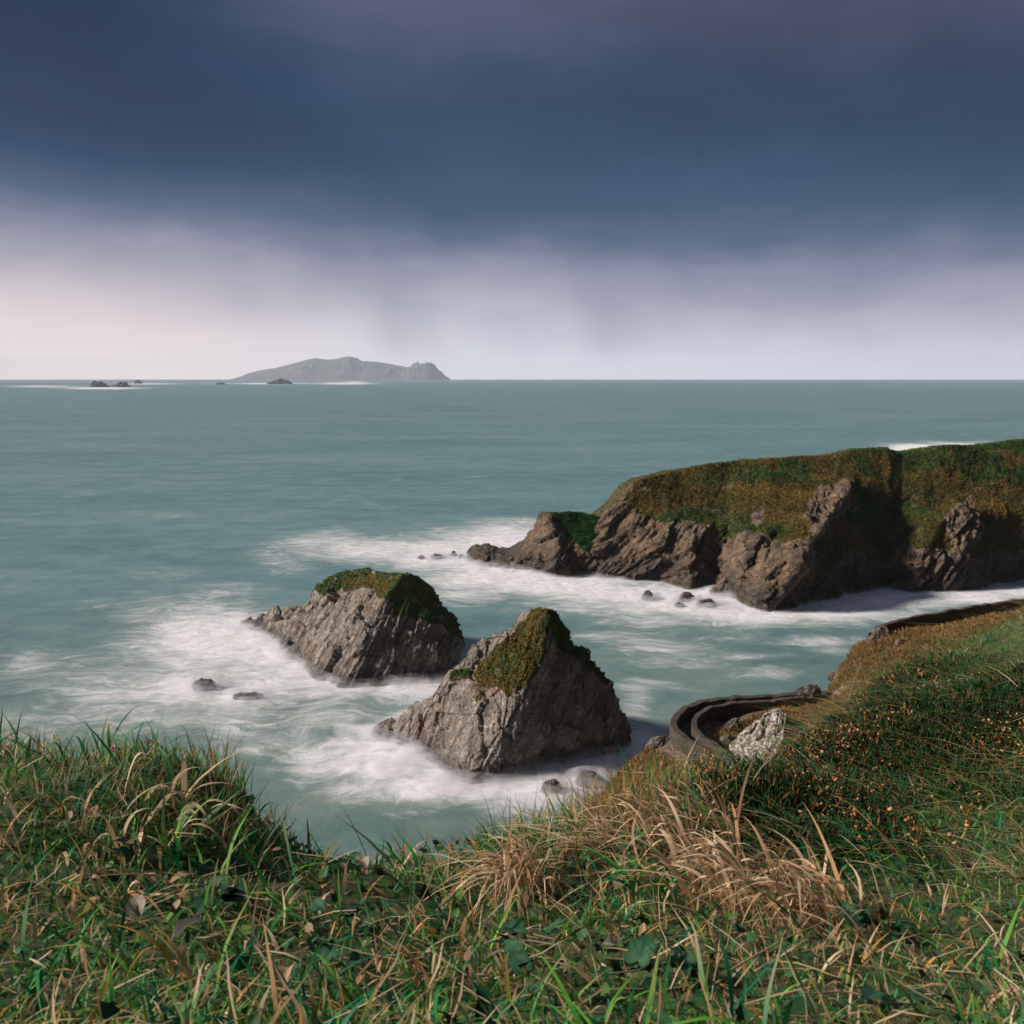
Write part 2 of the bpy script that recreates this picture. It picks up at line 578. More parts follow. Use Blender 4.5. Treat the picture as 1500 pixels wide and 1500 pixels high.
def tufts(name, pts, nrm, size, colf, parent, mat=None, blades=3, seed=1, up=0.6, wr=(0.25, 0.5)):
    """small upright leaf-clump faces scattered on a surface: one mesh"""
    r = np.random.default_rng(seed)
    n = len(pts)
    pts = np.repeat(pts, blades, 0)
    nrm = np.repeat(nrm, blades, 0)
    m = len(pts)
    sz = np.repeat(size, blades) * r.uniform(0.6, 1.3, m)
    dirn = norm(nrm * 0.5 + F3([0, 0, up]) + r.normal(0, 0.45, (m, 3)))
    side = norm(np.cross(dirn, r.normal(0, 1, (m, 3))))
    root = pts + side * (r.uniform(-0.5, 0.5, m) * sz)[:, None] - nrm * (0.1 * sz)[:, None]
    w = sz * r.uniform(wr[0], wr[1], m)
    v0 = root - side * w[:, None]
    v1 = root + side * w[:, None]
    top = root + dirn * sz[:, None]
    v2 = top + side * (w * 0.55)[:, None]
    v3 = top - side * (w * 0.55)[:, None]
    V = np.stack([v0, v1, v2, v3], 1).reshape(-1, 3)
    Fc = np.arange(m * 4).reshape(m, 4)
    c = np.repeat(colf, blades, 0) * r.uniform(0.8, 1.2, (m, 1))
    c = np.repeat(c, 4, 0)
    return mesh_np(name, V, Fc, mat or M_TURF, parent, cols={'Col': c}, smooth=False)


def sample_surface(V, T, w, n, rng):
    """n random points on triangles T weighted by area * mean of w"""
    if T.shape[1] == 4:
        T = np.concatenate([T[:, [0, 1, 2]], T[:, [0, 2, 3]]])
    a, b, c = V[T[:, 0]], V[T[:, 1]], V[T[:, 2]]
    cr = np.cross(b - a, c - a)
    ar = np.linalg.norm(cr, axis=1) * 0.5 * w[T].mean(1)
    p = ar / ar.sum()
    i = rng.choice(len(T), n, p=p)
    r1 = np.sqrt(rng.random(n))
    r2 = rng.random(n)
    u = (1 - r1)[:, None]
    v = (r1 * (1 - r2))[:, None]
    q = (r1 * r2)[:, None]
    return a[i] * u + b[i] * v + c[i] * q, norm(cr[i]), i


def veg_colors(pts, ochre, rng, seed=3, scale=0.25):
    """mix of dark green, mid green and ochre patches; ochre: bias per point"""
    n = fbm(pts * scale, 4, seed) + fbm(pts * scale * 6, 2, seed + 1) * 0.25 + rng.normal(0, 0.06, len(pts))
    k = sstep(n + ochre, -0.15, 0.25)[:, None]
    j = sstep(fbm(pts * scale * 2.3, 3, seed + 5), -0.3, 0.3)[:, None]
    green = F3([0.020, 0.075, 0.022]) * (1 - j) + F3([0.050, 0.145, 0.034]) * j
    och = F3([0.115, 0.085, 0.022]) * (1 - j) + F3([0.25, 0.160, 0.044]) * j
    return green * (1 - k) + och * k


BASE_LINES = []       # waterlines of the rocks, for the foam


def stack_from_outline(name, label, ridge, left, right, bl, br, Ytop, depth, amp, seed, freq, lev):
    """ridge: pixels from the top to the front foot; left / right: outline pixels from the top down to the water; bl / br: waterline pixels from the front foot outwards"""
    Fp = S(*ridge[-1])
    Tp = P(ridge[0][0], ridge[0][1], Ytop)
    Lp = S(*left[-1])
    Rp = S(*right[-1])
    dn = F3([0, 0, -2.0])
    R = [plane_hit(x, y, Fp, Tp, Lp) * 0.5 + plane_hit(x, y, Fp, Tp, Rp) * 0.5 for x, y in ridge]
    L = [plane_hit(x, y, Fp, Tp, Lp) for x, y in left]
    Q = [plane_hit(x, y, Fp, Tp, Rp) for x, y in right]
    cage = []
    faces = []

    def add(p):
        cage.append(np.array(p, float))
        return len(cage) - 1

    def strip(A, B):
        """triangulate between two chains given as index lists"""
        i = j = 0
        while i < len(A) - 1 or j < len(B) - 1:
            if j == len(B) - 1 or (i < len(A) - 1 and (i + 1) / (len(A) - 1) <= (j + 1) / (len(B) - 1)):
                faces.append((A[i], A[i + 1], B[j]))
                i += 1
            else:
                faces.append((A[i], B[j + 1], B[j]))
                j += 1

    def resample(C, n):
        C = np.array(C)
        d = np.concatenate([[0], np.cumsum(np.linalg.norm(np.diff(C, axis=0), axis=1))])
        s_ = np.linspace(0, d[-1], n)
        return np.stack([np.interp(s_, d, C[:, k]) for k in range(3)], 1)
    nR = 16
    Ri = [add(p) for p in resample(R, nR)]
    # left face: rows of points from arete to outline
    def face(Cout, base_pts, flip):
        O = resample(Cout, nR)
        rows = [Ri]
        M = 6
        Rp_ = np.array([cage[i] for i in Ri])
        for q in range(1, M + 1):
            w = q / M
            Pq = Rp_ * (1 - w) + O * w
            if base_pts is not None:           # bottom point follows the waterline
                Bq = resample(base_pts, M + 1)[q]
                Pq = Pq + (Bq - Pq[-1]) * (np.linspace(0, 1, nR) ** 2)[:, None]
            rows.append([add(p) for p in Pq])
        for q in range(M):
            a, b = rows[q], rows[q + 1]
            for i in range(nR - 1):
                f = (a[i], a[i + 1], b[i + 1], b[i])
                faces.append(f if flip else f[::-1])
        return rows
    rl = face(L, [Fp] + [S(*p) for p in bl] + [Lp], False)
    rr = face(Q, [Fp] + [S(*p) for p in br] + [Rp], True)
    # back: outline chains pulled away from the viewer
    Lo = [cage[i] for i in rl[-1]]
    Ro = [cage[i] for i in rr[-1]]
    rows = [rl[-1]]
    M = 5
    for q in range(1, M):
        w = q / M
        bulge = math.sin(math.pi * w)
        line = []
        for i in range(nR):
            p = np.array(Lo[i]) * (1 - w) + np.array(Ro[i]) * w
            h = i / (nR - 1)
            p = p + F3([0, depth * bulge * (0.12 + 0.88 * h), 0]) - F3([0, 0, bulge * (1.2 + 2.0 * h * (1 - h))])
            line.append(add(p))
        rows.append(line)
    rows.append(rr[-1])
    for q in range(M):
        a, b = rows[q], rows[q + 1]
        for i in range(nR - 1):
            faces.append((a[i], a[i + 1], b[i + 1], b[i])[::-1])
    # top cap between the three upper ends
    tops = [r[0] for r in rl] + [r[0] for r in rows[1:-1]] + [r[0] for r in rr[::-1]][:-1]
    tops = list(dict.fromkeys(tops))
    cen = add(np.mean([cage[i] for i in tops], 0) + F3([0, 0, 0.15]))
    for i in range(len(tops)):
        faces.append((tops[i], tops[(i + 1) % len(tops)], cen)[::-1])
    # skirt below the water
    ring = [r[-1] for r in rl[::-1]] + [r[-1] for r in rr[1:]] + [r[-1] for r in rows[-2:0:-1]]
    ring = list(dict.fromkeys(ring))
    low = [add(np.array(cage[i]) + F3([0, 0, -3.0])) for i in ring]
    for i in range(len(ring)):
        j = (i + 1) % len(ring)
        faces.append((ring[i], low[i], low[j], ring[j]))
    BASE_LINES.append(np.array([cage[i] for i in ring] + [cage[ring[0]]]))
    nl = norm(np.cross(Tp - Fp, Lp - Fp))
    nl = nl if nl[2] > 0 else -nl
    V, T = cage_rock(cage, faces, 2, lev, amp, seed, freq, 0.14, 1.0, norm(nl + F3([-0.22, 0.12, -0.05])), 0.22)
    N = vert_normals(V, T)
    if (N[:, 2] * (V[:, 2] > np.percentile(V[:, 2], 90))).sum() < 0:
        T = T[:, ::-1]
        N = -N
    return V, T, N


# near stack (pyramid), pixels read off the photograph
A_ridge = [(800, 893), (797, 930), (790, 965), (775, 992), (757, 1024), (745, 1052), (725, 1095), (692, 1146)]
A_left = [(786, 891), (768, 896), (752, 916), (737, 931), (722, 929), (706, 934), (687, 955), (658, 977), (637, 1001), (618, 1033), (600, 1036), (576, 1056), (548, 1072)]
A_right = [(810, 896), (824, 917), (840, 945), (872, 973), (897, 1004), (913, 1033), (928, 1070), (926, 1092)]
A_bl = [(664, 1142), (634, 1118), (598, 1092)]
A_br = [(740, 1136), (813, 1117), (880, 1103)]
VA, TA, NA = stack_from_outline('sea_stack', '', A_ridge, A_left, A_right, A_bl, A_br, 87.5, 13.0, 1.0, 3, 0.55, 5)

B_ridge = [(590, 842), (578, 856), (565, 872), (543, 917), (522, 968), (501, 1005)]
B_left = [(560, 838), (533, 832), (515, 831), (500, 838), (474, 851), (457, 872), (442, 885), (418, 892), (378, 905), (352, 911)]
B_right = [(605, 842), (629, 857), (647, 880), (666, 901), (679, 927), (683, 955), (672, 985)]
B_bl = [(478, 1001), (440, 974), (407, 944), (372, 922)]
B_br = [(560, 1000), (620, 996), (650, 991)]
VB, TB, NB = stack_from_outline('sea_stack', '', B_ridge, B_left, B_right, B_bl, B_br, 114.5, 16.0, 1.1, 8, 0.45, 5)


def poly_in(px, py, poly, soft=6.0):
    """signed soft mask of a polygon in the plane (px, py)"""
    poly = np.array(poly, float)
    inside = np.zeros(len(px), bool)
    dist = np.full(len(px), 1e9)
    for (x0, y0), (x1, y1) in zip(poly, np.roll(poly, -1, 0)):
        cond = ((y0 > py) != (y1 > py)) & (px < (x1 - x0) * (py - y0) / (y1 - y0 + 1e-9) + x0)
        inside ^= cond
        k = np.clip(((px - x0) * (x1 - x0) + (py - y0) * (y1 - y0)) / ((x1 - x0) ** 2 + (y1 - y0) ** 2 + 1e-9), 0, 1)
        dist = np.minimum(dist, np.hypot(px - x0 - k * (x1 - x0), py - y0 - k * (y1 - y0)))
    sd = np.where(inside, dist, -dist)
    return sstep(sd, -soft, soft)


def finish_stack(V, T, N, label, polys, och_polys, n, size, seed):
    px, py = pix(V)
    front = np.einsum('ij,ij->i', N, F3([0, 0, H]) - V) > 0
    veg = np.zeros(len(V))
    for po in polys:
        veg = np.maximum(veg, poly_in(px, py, po))
    top = sstep(V[:, 2], V[:, 2].max() - 5.0, V[:, 2].max() - 1.5) * sstep(N[:, 2], 0.2, 0.6)
    veg = np.where(front, veg, np.maximum(top, 0.8 * sstep(V[:, 2], 6, 9)))
    nz = fbm(V * 0.8, 4, seed) * 0.85 + fbm(V * 0.25, 2, seed + 2) * 0.3 - 0.12
    veg = np.clip(veg + nz * (veg > 0.03), 0, 1)
    root = empty('sea_stack', V[V[:, 2] < 0.6].mean(0) * F3([1, 1, 0]))
    tag(root, label, 'sea stack')
    mesh_np('rock', V, T, M_STACK, root, attrs={'veg': veg})
    r = np.random.default_rng(seed)
    w = sstep(veg, 0.45, 0.7)
    pts, nr, i = sample_surface(V, T, w, n, r)
    qx, qy = pix(pts)
    och = np.full(n, -0.35)
    for po in och_polys:
        och = np.maximum(och, poly_in(qx, qy, po, 8) * 0.75 - 0.35)
    c = veg_colors(pts, och, r, seed, 0.5)
    tufts('turf', pts, nr, r.uniform(0.05, 0.16, n), c * (1.55 if seed == 21 else 1.9), root, blades=3, seed=seed)
    return root


finish_stack(VA, TA, NA, 'near pyramid-shaped sea stack with ochre turf up to its pointed top',
             [[(786, 885), (812, 890), (800, 960), (775, 1000), (752, 1030), (725, 1005), (697, 1030), (695, 985), (728, 945), (752, 925)],
              [(800, 890), (825, 905), (845, 935), (900, 995), (888, 1003), (850, 968), (826, 955), (805, 925)],
              [(655, 985), (690, 975), (690, 995), (660, 995)]],
             [[(775, 890), (800, 890), (797, 950), (775, 1000), (750, 1030), (695, 1030), (692, 985), (730, 940)]], 16000, 0.3, 21)
finish_stack(VB, TB, NB, 'rear flat-topped sea stack with dark green turf along its crest',
             [[(515, 826), (603, 828), (632, 850), (690, 925), (684, 945), (655, 918), (625, 915), (600, 905), (575, 905), (568, 880), (545, 862), (500, 866), (470, 872), (458, 862)],
              [(585, 845), (630, 855), (690, 920), (684, 940), (640, 915), (600, 905)]],
             [[(505, 845), (550, 845), (600, 850), (590, 866), (545, 868), (500, 868)]], 16000, 0.3, 22)

# ------------------------------------------------------------------ headland
def loft(cols_px, base_py, top_py, top_Y, prof, spurs, nu, nv, back, seed, amp, vegf=None):
    px = np.linspace(cols_px[0][0], cols_px[0][1], nu)
    bp = np.interp(px, *zip(*base_py))
    tp = np.interp(px, *zip(*top_py))
    tp = tp + fbm(np.stack([px * 0.06, px * 0, px * 0], 1), 3, seed + 60) * 1.6
    tY = np.interp(px, *zip(*top_Y))
    bY = S(px, bp)[:, 1]
    v = np.linspace(0, 1, nv)
    PX = np.repeat(px[:, None], nv, 1)
    PY = bp[:, None] * (1 - v) + tp[:, None] * v
    YY = bY[:, None] + (tY - bY)[:, None] * (v ** prof)[None]
    for (x0, y0, x1, y1, wl, wr, a) in spurs:
        k = np.clip((PY - y0) / (y1 - y0), -0.2, 1.2)
        xc = x0 + (x1 - x0) * k
        d = PX - xc
        fall = np.where(d < 0, np.exp(-(d / wl) ** 2), np.exp(-(d / wr) ** 2))
        ends = sstep(k, -0.2, 0.15) * sstep(k, 1.25, 0.95)
        taper = np.clip((1 - v)[None, :] * 5, 0, 1)
        YY = YY - a * fall * ends * sstep(1 - v, 0.0, 0.12)[None, :]
    V = P(PX, PY, YY)                    # (nu, nv, 3)
    # below the water and the back slope
    low = V[:, :1] + F3([0, 0, -3.0])
    q = np.linspace(0, 1, 26)[1:]
    ridge = V[:, -1:]
    bk = ridge + np.stack([np.zeros_like(q), q * back, -(q ** 1.6) * 1.0], -1)[None] * F3([1, 1, 0])
    bz = ridge[..., 2] - (ridge[..., 2] + 3.0) * (q ** 1.8)[None]
    bk[..., 2] = bz
    allV = np.concatenate([low, V, bk], 1)
    n2 = allV.shape[1]
    Fc = grid_faces(nu, n2)
    VV = allV.reshape(-1, 3)
    ppx = np.concatenate([PX[:, :1], PX, np.repeat(PX[:, -1:], 25, 1)], 1).ravel()
    ppy = np.concatenate([PY[:, :1] + 10, PY, np.repeat(PY[:, -1:], 25, 1)], 1).ravel()
    vv = np.concatenate([np.full((nu, 1), 0.0), np.repeat(v[None], nu, 0), np.full((nu, 25), 1.5)], 1).ravel()
    N = vert_normals(VV, Fc)
    if N[:, 2].mean() < 0:
        Fc = Fc[:, ::-1]
        N = -N
    vm = vegf(ppx, ppy, vv)
    V0 = VV
    VV = V0 + (strata_disp(V0, N, amp * 1.25, 0.26, seed, 0.7, norm(F3([-0.62, -0.22, 0.75])), 0.22, 1.0, 4.2, 2.6, 1.0) - V0) * (1 - 0.90 * vm)[:, None]
    hs = norm(F3([-0.62, -0.22, 0.75]))
    ha = norm(np.cross(hs, F3([0, 1.0, 0.2])))
    hb_ = np.cross(hs, ha)
    rough = fbm(np.stack([VV @ hs * 0.33, VV @ ha * 0.09, VV @ hb_ * 0.09], 1), 5, seed + 90, 0.58, True)
    edge = sstep(np.abs(vv - 1.0), 0.0, 0.25)
    VV = VV + N * (rough * amp * 0.8 * (0.25 + 0.75 * edge) * (1 - 0.6 * vm))[:, None]
    VV = VV + N * (facets(VV, hs, 0.9, 2.2, seed + 400) * 0.30 * (1 - 0.7 * vm) + fbm(VV * 0.55, 4, seed + 95, 0.6) * 0.22)[:, None]
    BASE_LINES.append(S(px, bp)[::6])
    return VV, Fc, vert_normals(VV, Fc), ppx, ppy, vv


HD = empty('headland', (60, 165, 0))
HD['kind'] = 'structure'
base_m = [(858, 840), (880, 842), (935, 844), (985, 850), (1010, 854), (1040, 850), (1065, 852), (1085, 872), (1120, 882), (1165, 884), (1200, 880), (1240, 868), (1290, 861), (1350, 862), (1430, 852), (1560, 846)]
top_m = [(858, 832), (868, 800), (880, 777), (890, 757), (905, 742), (915, 726), (926, 710), (942, 702), (1000, 690), (1045, 682), (1100, 675), (1180, 671), (1240, 666), (1268, 659), (1300, 658), (1318, 664), (1340, 662), (1380, 655), (1450, 652), (1560, 640)]
topY_m = [(858, 176), (890, 178), (930, 182), (1000, 186), (1150, 186), (1250, 187), (1320, 190), (1560, 194)]
spurs_m = [(1240, 716, 1095, 890, 75, 40, 5.2), (1065, 755, 1000, 862, 60, 20, 3.2), (985, 755, 930, 850, 50, 18, 2.4), (1130, 770, 1055, 872, 40, 14, 2.4), (1245, 705, 1150, 860, 9, 9, 2.0), 
           (1310, 740, 1290, 860, 45, 60, -1.5), (1215, 770, 1150, 886, 40, 14, 2.2), (1420, 740, 1400, 860, 40, 60, 5.0), (1375, 760, 1330, 868, 40, 14, 2.4)]
def near_poly(polys, hx, hy):
    m = np.zeros(len(hx))
    for po in polys:
        m = np.maximum(m, poly_in(hx, hy, po, 10))
    return m


grass_poly = [[(915, 735), (926, 700), (942, 690), (1240, 655), (1300, 645), (1560, 625), (1560, 800), (1420, 815), (1330, 800), (1290, 830), (1240, 800), (1215, 845), (1190, 835), (1185, 790), (1150, 800),
               (1120, 790), (1095, 780), (1070, 790), (1040, 772), (1000, 768), (960, 765), (935, 755)]]
rock_poly = [[(1175, 760), (1190, 722), (1225, 712), (1248, 706), (1250, 735), (1215, 770), (1195, 785)], [(1098, 755), (1120, 742), (1128, 760), (1105, 770)], [(1235, 715), (1250, 708), (1252, 745), (1238, 750)],
             [(1380, 760), (1420, 730), (1440, 780), (1400, 830)]]


def head_veg(x, y, v):
    m = np.maximum(near_poly(grass_poly, x, y) - near_poly(rock_poly, x, y), 0)
    return np.where(v > 1.2, 1.0, m)


VH, FH, NH, hx, hy, hv = loft([(858, 1560)], base_m, top_m, topY_m, 1.55, spurs_m, 700, 230, 60.0, 31, 0.95, head_veg)
vegH = head_veg(hx, hy, hv)
vegH = np.clip(vegH + (fbm(VH * 0.3, 5, 44) * 0.75 - 0.06) * (vegH > 0.02) + 0.0, 0, 1)
mesh_np('cliff', VH, FH, M_HEAD, HD, attrs={'veg': vegH})
r_ = np.random.default_rng(5)
wv = sstep(vegH, 0.45, 0.7) * np.where(hv > 1.2, 0.05, 1.0)
pts, nr, _ = sample_surface(VH, FH, wv, 70000, r_)
qx, qy = pix(pts)
och = 0.16 + 0.25 * sstep(qy, 690, 720) - 0.35 * sstep(qx, 1180, 1320) + fbm(pts * 0.07, 3, 9) * 0.3 - 0.8 * sstep(qy, 692, 676) * sstep(qx, 1080, 900)
c = veg_colors(pts, och, r_, 33, 0.10)
c = c * (0.8 + 0.4 * sstep(fbm(pts * 0.2, 3, 77), -0.4, 0.4))[:, None]
tufts('turf', pts, nr, r_.uniform(0.08, 0.26, len(pts)), c, HD, blades=3, seed=4)

# green-topped knob at the foot of the headland
base_k = [(684, 820), (700, 826), (742, 831), (760, 832), (800, 836), (812, 841), (850, 840), (880, 843), (915, 845), (938, 845)]
top_k = [(684, 818), (697, 808), (712, 803), (727, 809), (742, 812), (752, 806), (766, 798), (778, 783), (786, 772), (793, 759), (806, 753), (830, 752), (852, 753), (872, 758), (888, 768), (900, 780), (920, 808), (938, 842)]
topY_k = [(684, 188), (742, 185), (770, 183), (800, 184), (860, 183), (900, 178), (938, 172)]
spurs_k = [(800, 760, 830, 838, 40, 14, 2.5), (860, 790, 850, 838, 20, 20, 1.5)]
def knoll_veg(x, y, v):
    m = poly_in(x, y, [(803, 748), (850, 745), (890, 762), (905, 780), (900, 812), (880, 822), (855, 805), (825, 778)], 5)
    return np.where((v > 1.2) & (x > 800), 0.9, m)


VK, FK, NK, kx, ky, kv = loft([(684, 938)], base_k, top_k, topY_k, 1.5, spurs_k, 320, 120, 22.0, 51, 0.6, knoll_veg)
vegK = knoll_veg(kx, ky, kv)
vegK = np.clip(vegK + fbm(VK * 0.5, 4, 4) * 0.4 * (vegK > 0.03), 0, 1)
mesh_np('knoll', VK, FK, M_HEAD, HD, attrs={'veg': vegK})
pts, nr, _ = sample_surface(VK, FK, sstep(vegK, 0.4, 0.7) * np.where(kv > 1.2, 0.1, 1) * (kx > 792), 7000, r_)
qx, qy = pix(pts)
c = veg_colors(pts, -0.6 + 0.9 * sstep(qx + (qy - 780) * 0.5, 872, 905), r_, 13, 0.3)
tufts('turf', pts, nr, r_.uniform(0.15, 0.45, len(pts)), c, HD, blades=3, seed=6)


# ------------------------------------------------------------------ loose rocks and skerries
def boulder(cx, cy, wpx, hpx, label, name='rock', seed=0, mat=None, flat=1.0, cat='rock', z0=0.0, amp=None, lev=5, skew=0.0, group=None, depth=0.8):
    """irregular rock whose waterline centre is at pixel (cx, cy), wpx wide and hpx high"""
    c = S(cx, cy, z0)
    dist = np.linalg.norm(c - F3([0, 0, H]))
    sc = dist / FPX
    wx = wpx * sc / 2
    hz = hpx * sc
    r = np.random.default_rng(seed)
    ang = np.linspace(0, 2 * math.pi, 9)[:-1]
    cage = []
    for ring, (rad, zz) in enumerate(((0.9, -0.5), (1.0, 0.0), (0.78, 0.45), (0.42, 0.82))):
        for a in ang:
            k = rad * r.uniform(0.8, 1.12)
            cage.append((math.cos(a) * k * wx + skew * zz * wx, math.sin(a) * k * wx * depth, hz * zz * r.uniform(0.8, 1.2)))
    cage.append((skew * wx + r.uniform(-0.1, 0.1) * wx, 0, hz))
    cage.append((0, 0, -0.6 * hz))
    faces = []
    for q in range(3):
        for i in range(8):
            j = (i + 1) % 8
            faces.append((q * 8 + i, q * 8 + j, (q + 1) * 8 + j, (q + 1) * 8 + i))
    for i in range(8):
        j = (i + 1) % 8
        faces.append((24 + i, 24 + j, 32))
        faces.append((j, i, 33))
    V = np.array(cage)
    k = 1.0 / max(hz, wx * 0.5)                  # noise at the rock's own scale
    V, T = cage_rock(V * k * 3.0, faces, 1, lev, (amp or 0.6), seed, 0.9, 0.2, 1.0, None, 0.35)
    V = V / (k * 3.0)
    o = mesh_np(name, V, T, mat or M_SKERRY)
    o.location = c
    tag(o, label, cat, group)
    if z0 == 0.0 and dist < 400:
        a = np.linspace(0, 2 * math.pi, 17)
        BASE_LINES.append(np.stack([c[0] + np.cos(a) * wx, c[1] + np.sin(a) * wx * depth, a * 0], 1))
    return o


G1 = 'small rocks in the surf below the headland'
boulder(300, 1005, 38, 10, 'dark humped rock awash left of the rear stack', seed=61, amp=0.6)
boulder(362, 1020, 46, 5, 'thin low ledge awash just right of the dark humped rock', seed=62, depth=0.35)
boulder(808, 1155, 32, 14, 'dark angular rock in the surf below the near stack, left one of two', seed=63)
boulder(864, 1145, 40, 13, 'brown angular rock in the surf below the near stack, right one of two', seed=64)
boulder(948, 877, 20, 12, 'small rounded rock alone in the surf, nearest the knoll', seed=65, group=G1)
boulder(1006, 879, 26, 11, 'middle-sized rock in surf between the lone rock and the spur', seed=66, group=G1)
boulder(996, 887, 18, 5, 'low rock barely above the surf in front of two others', seed=67, group=G1)
boulder(1035, 886, 34, 9, 'low wide rock with a small horn in the surf', seed=68, group=G1)
boulder(1066, 868, 48, 22, 'dark brown boulder at the foot of the headland spur', seed=69)
boulder(665, 814, 12, 8, 'tiny pointed rock in white water, tallest off the tip', seed=71)
boulder(676, 817, 12, 5, 'tiny rock in white water nearest the low reef at the headland tip', seed=72)
boulder(617, 818, 12, 5, 'tiny dark rock in white water farthest off the headland tip', seed=73)
boulder(640, 817, 22, 5, 'flat tiny rock in white water between two others', seed=74)
G2 = 'far skerries near the horizon'
boulder(146, 567, 28, 7, 'far dark round skerry in breakers, leftmost on the left side', name='skerry', seed=81, mat=M_FAR, group=G2, cat='skerry')
boulder(176, 567, 26, 6.5, 'far dark ragged skerry with a low tail, second from the left', name='skerry', seed=82, mat=M_FAR, group=G2, cat='skerry', skew=0.4)
boulder(203, 562, 13, 5, 'far tiny peaked skerry below the island on the left', name='skerry', seed=83, mat=M_FAR, group=G2, cat='skerry')
boulder(323, 563, 16, 2.2, 'far thin low skerry left of the long dark one', name='skerry', seed=84, mat=M_FAR, group=G2, cat='skerry')
boulder(410, 562.5, 40, 7.5, 'far long dark skerry right below the island', name='skerry', seed=85, mat=M_FAR, group=G2, cat='skerry')

# ------------------------------------------------------------------ island on the horizon
IY = 15500.0
ix_ = [350, 356, 364, 380, 400, 425, 450, 462, 478, 492, 510, 522, 530, 550, 570, 590, 602, 604, 611, 618, 624, 630, 636, 642, 648, 653, 656]
iy_ = [554, 550, 546, 542, 539, 533, 526, 523.5, 526, 525, 521, 523, 528, 529, 532, 536, 538, 533, 531, 533, 530.5, 530, 534, 540, 545, 551, 555]
nu, nv = 460, 60
px = np.linspace(349, 657, nu)
tp = np.interp(px, ix_, iy_)
jag = sstep(px, 600, 606) * sstep(px, 657, 650)
tp = tp + fbm(np.stack([px * 0.45, px * 0, px * 0], 1), 3, 5) * (0.3 + 3.0 * jag)
q = np.linspace(-1, 1, nv)
top = P(px, np.minimum(tp, 556.4), np.full(nu, IY))
hz = np.maximum(top[:, 2], 1.0)
prof = np.where(q < 0, (1 - np.abs(q)) ** 0.8, (1 - np.abs(q)) ** 0.9)
wid = 500 + 500 * np.sqrt(hz / hz.max())
VI = np.zeros((nu, nv, 3))
VI[..., 0] = top[:, None, 0]
VI[..., 1] = IY + q[None] * wid[:, None]
ker = np.ones(31) / 31
hs_ = np.convolve(np.pad(hz, 15, mode='edge'), ker, 'valid')
wq = np.exp(-(q / 0.10) ** 2)[None]
VI[..., 2] = (hz[:, None] * wq + hs_[:, None] * (1 - wq)) * prof[None] - 6
VI = VI.reshape(-1, 3)
amp_i = np.repeat(hz, nv) * np.tile(np.sin(math.pi * np.clip(np.abs(q), 0, 1)), nu)
VI[:, 2] += fbm(VI * F3([0.004, 0.004, 0.0]), 5, 8, 0.55, True) * 0.13 * amp_i
FI = grid_faces(nu, nv)
M_ISLE, k, b, o_ = material('island_ground')
pos = k.new('ShaderNodeNewGeometry').outputs['Position']
cc = k.ramp(k.noise(pos, 0.006, 6, 0.6), [(0.36, (0.10, 0.095, 0.085)), (0.52, (0.13, 0.118, 0.108)), (0.68, (0.17, 0.15, 0.14))])
k.l.new(cc, b.inputs['Base Color'])
b.inputs['Roughness'].default_value = 0.9
if vert_normals(VI, FI)[:, 2].mean() < 0:
    FI = FI[:, ::-1]
tag(mesh_np('island', VI, FI, M_ISLE), 'hazy humped island with a jagged right end on the horizon', 'island')

# ------------------------------------------------------------------ slope with the hairpin path (right, below the bank)
WZ = 19.4
outer_px = [(1100, 1131, 19.4), (1085, 1123, 19.4), (1040, 1100, 19.4), (1000, 1079, 19.4), (989, 1068, 19.4), (986, 1058, 19.4), (992, 1047, 19.4), (1004, 1037, 19.4), (1025, 1029, 19.4), (1053, 1024, 19.4), (1105, 1021, 19.4), (1156, 1018, 19.45), (1185, 1014, 19.6)]
inner_px = [(1100, 1130, 19.6), (1085, 1120, 19.5), (1053, 1096, 19.4), (1026, 1077, 19.4), (1018, 1066, 19.4), (1017, 1056, 19.4), (1022, 1047, 19.4), (1033, 1040, 19.4), (1048, 1035, 19.4), (1069, 1031, 19.4), (1138, 1026, 19.45), (1190, 1020, 19.6), (1216, 1014, 19.8)]
outer = np.array([S(*p) for p in outer_px])
inner = np.array([S(*p) for p in inner_px])
upper = np.array([S(*p) for p in [(1284, 920, 22.6), (1310, 911, 22.8), (1350, 902, 23.0), (1420, 890, 23.2), (1500, 878, 23.4), (1570, 868, 23.5)]])
ctrl = []
WH = 0.75
for p in outer:
    ctrl.append(p - F3([0, 0, WH + 0.05]))
for p in inner:
    ctrl.append(p - F3([0, 0, WH + 0.02]))
cg = lambda px_, py_, Y_: ctrl.append(P(px_, py_, Y_))
for a in [(1060, 1062, 51.5), (1045, 1075, 49.5), (1100, 1052, 51), (1130, 1045, 51), (1090, 1095, 47.0), (1120, 1095, 45.5), (1150, 1085, 45), (1185, 1020, 53.5), (1225, 984, 56.5), (1250, 952, 58.5), (1282, 926, 60.5),
          (1250, 1000, 52), (1350, 980, 50), (1500, 960, 48), (1350, 925, 58), (1450, 910, 58), (1200, 1150, 38), (1350, 1150, 36), (1500, 1150, 36), (1050, 1190, 36), (960, 1210, 36), (900, 1260, 34), (830, 1330, 30),
          (1180, 1050, 49), (1220, 1080, 45), (1560, 890, 58)]:
    cg(*a)
for p in upper:
    ctrl.append(p - F3([0, 0, 0.9]))
    ctrl.append(p + F3([1.0, 6.0, -9.0]))
    ctrl.append(p + F3([1.0, 16.0, -26.0]))
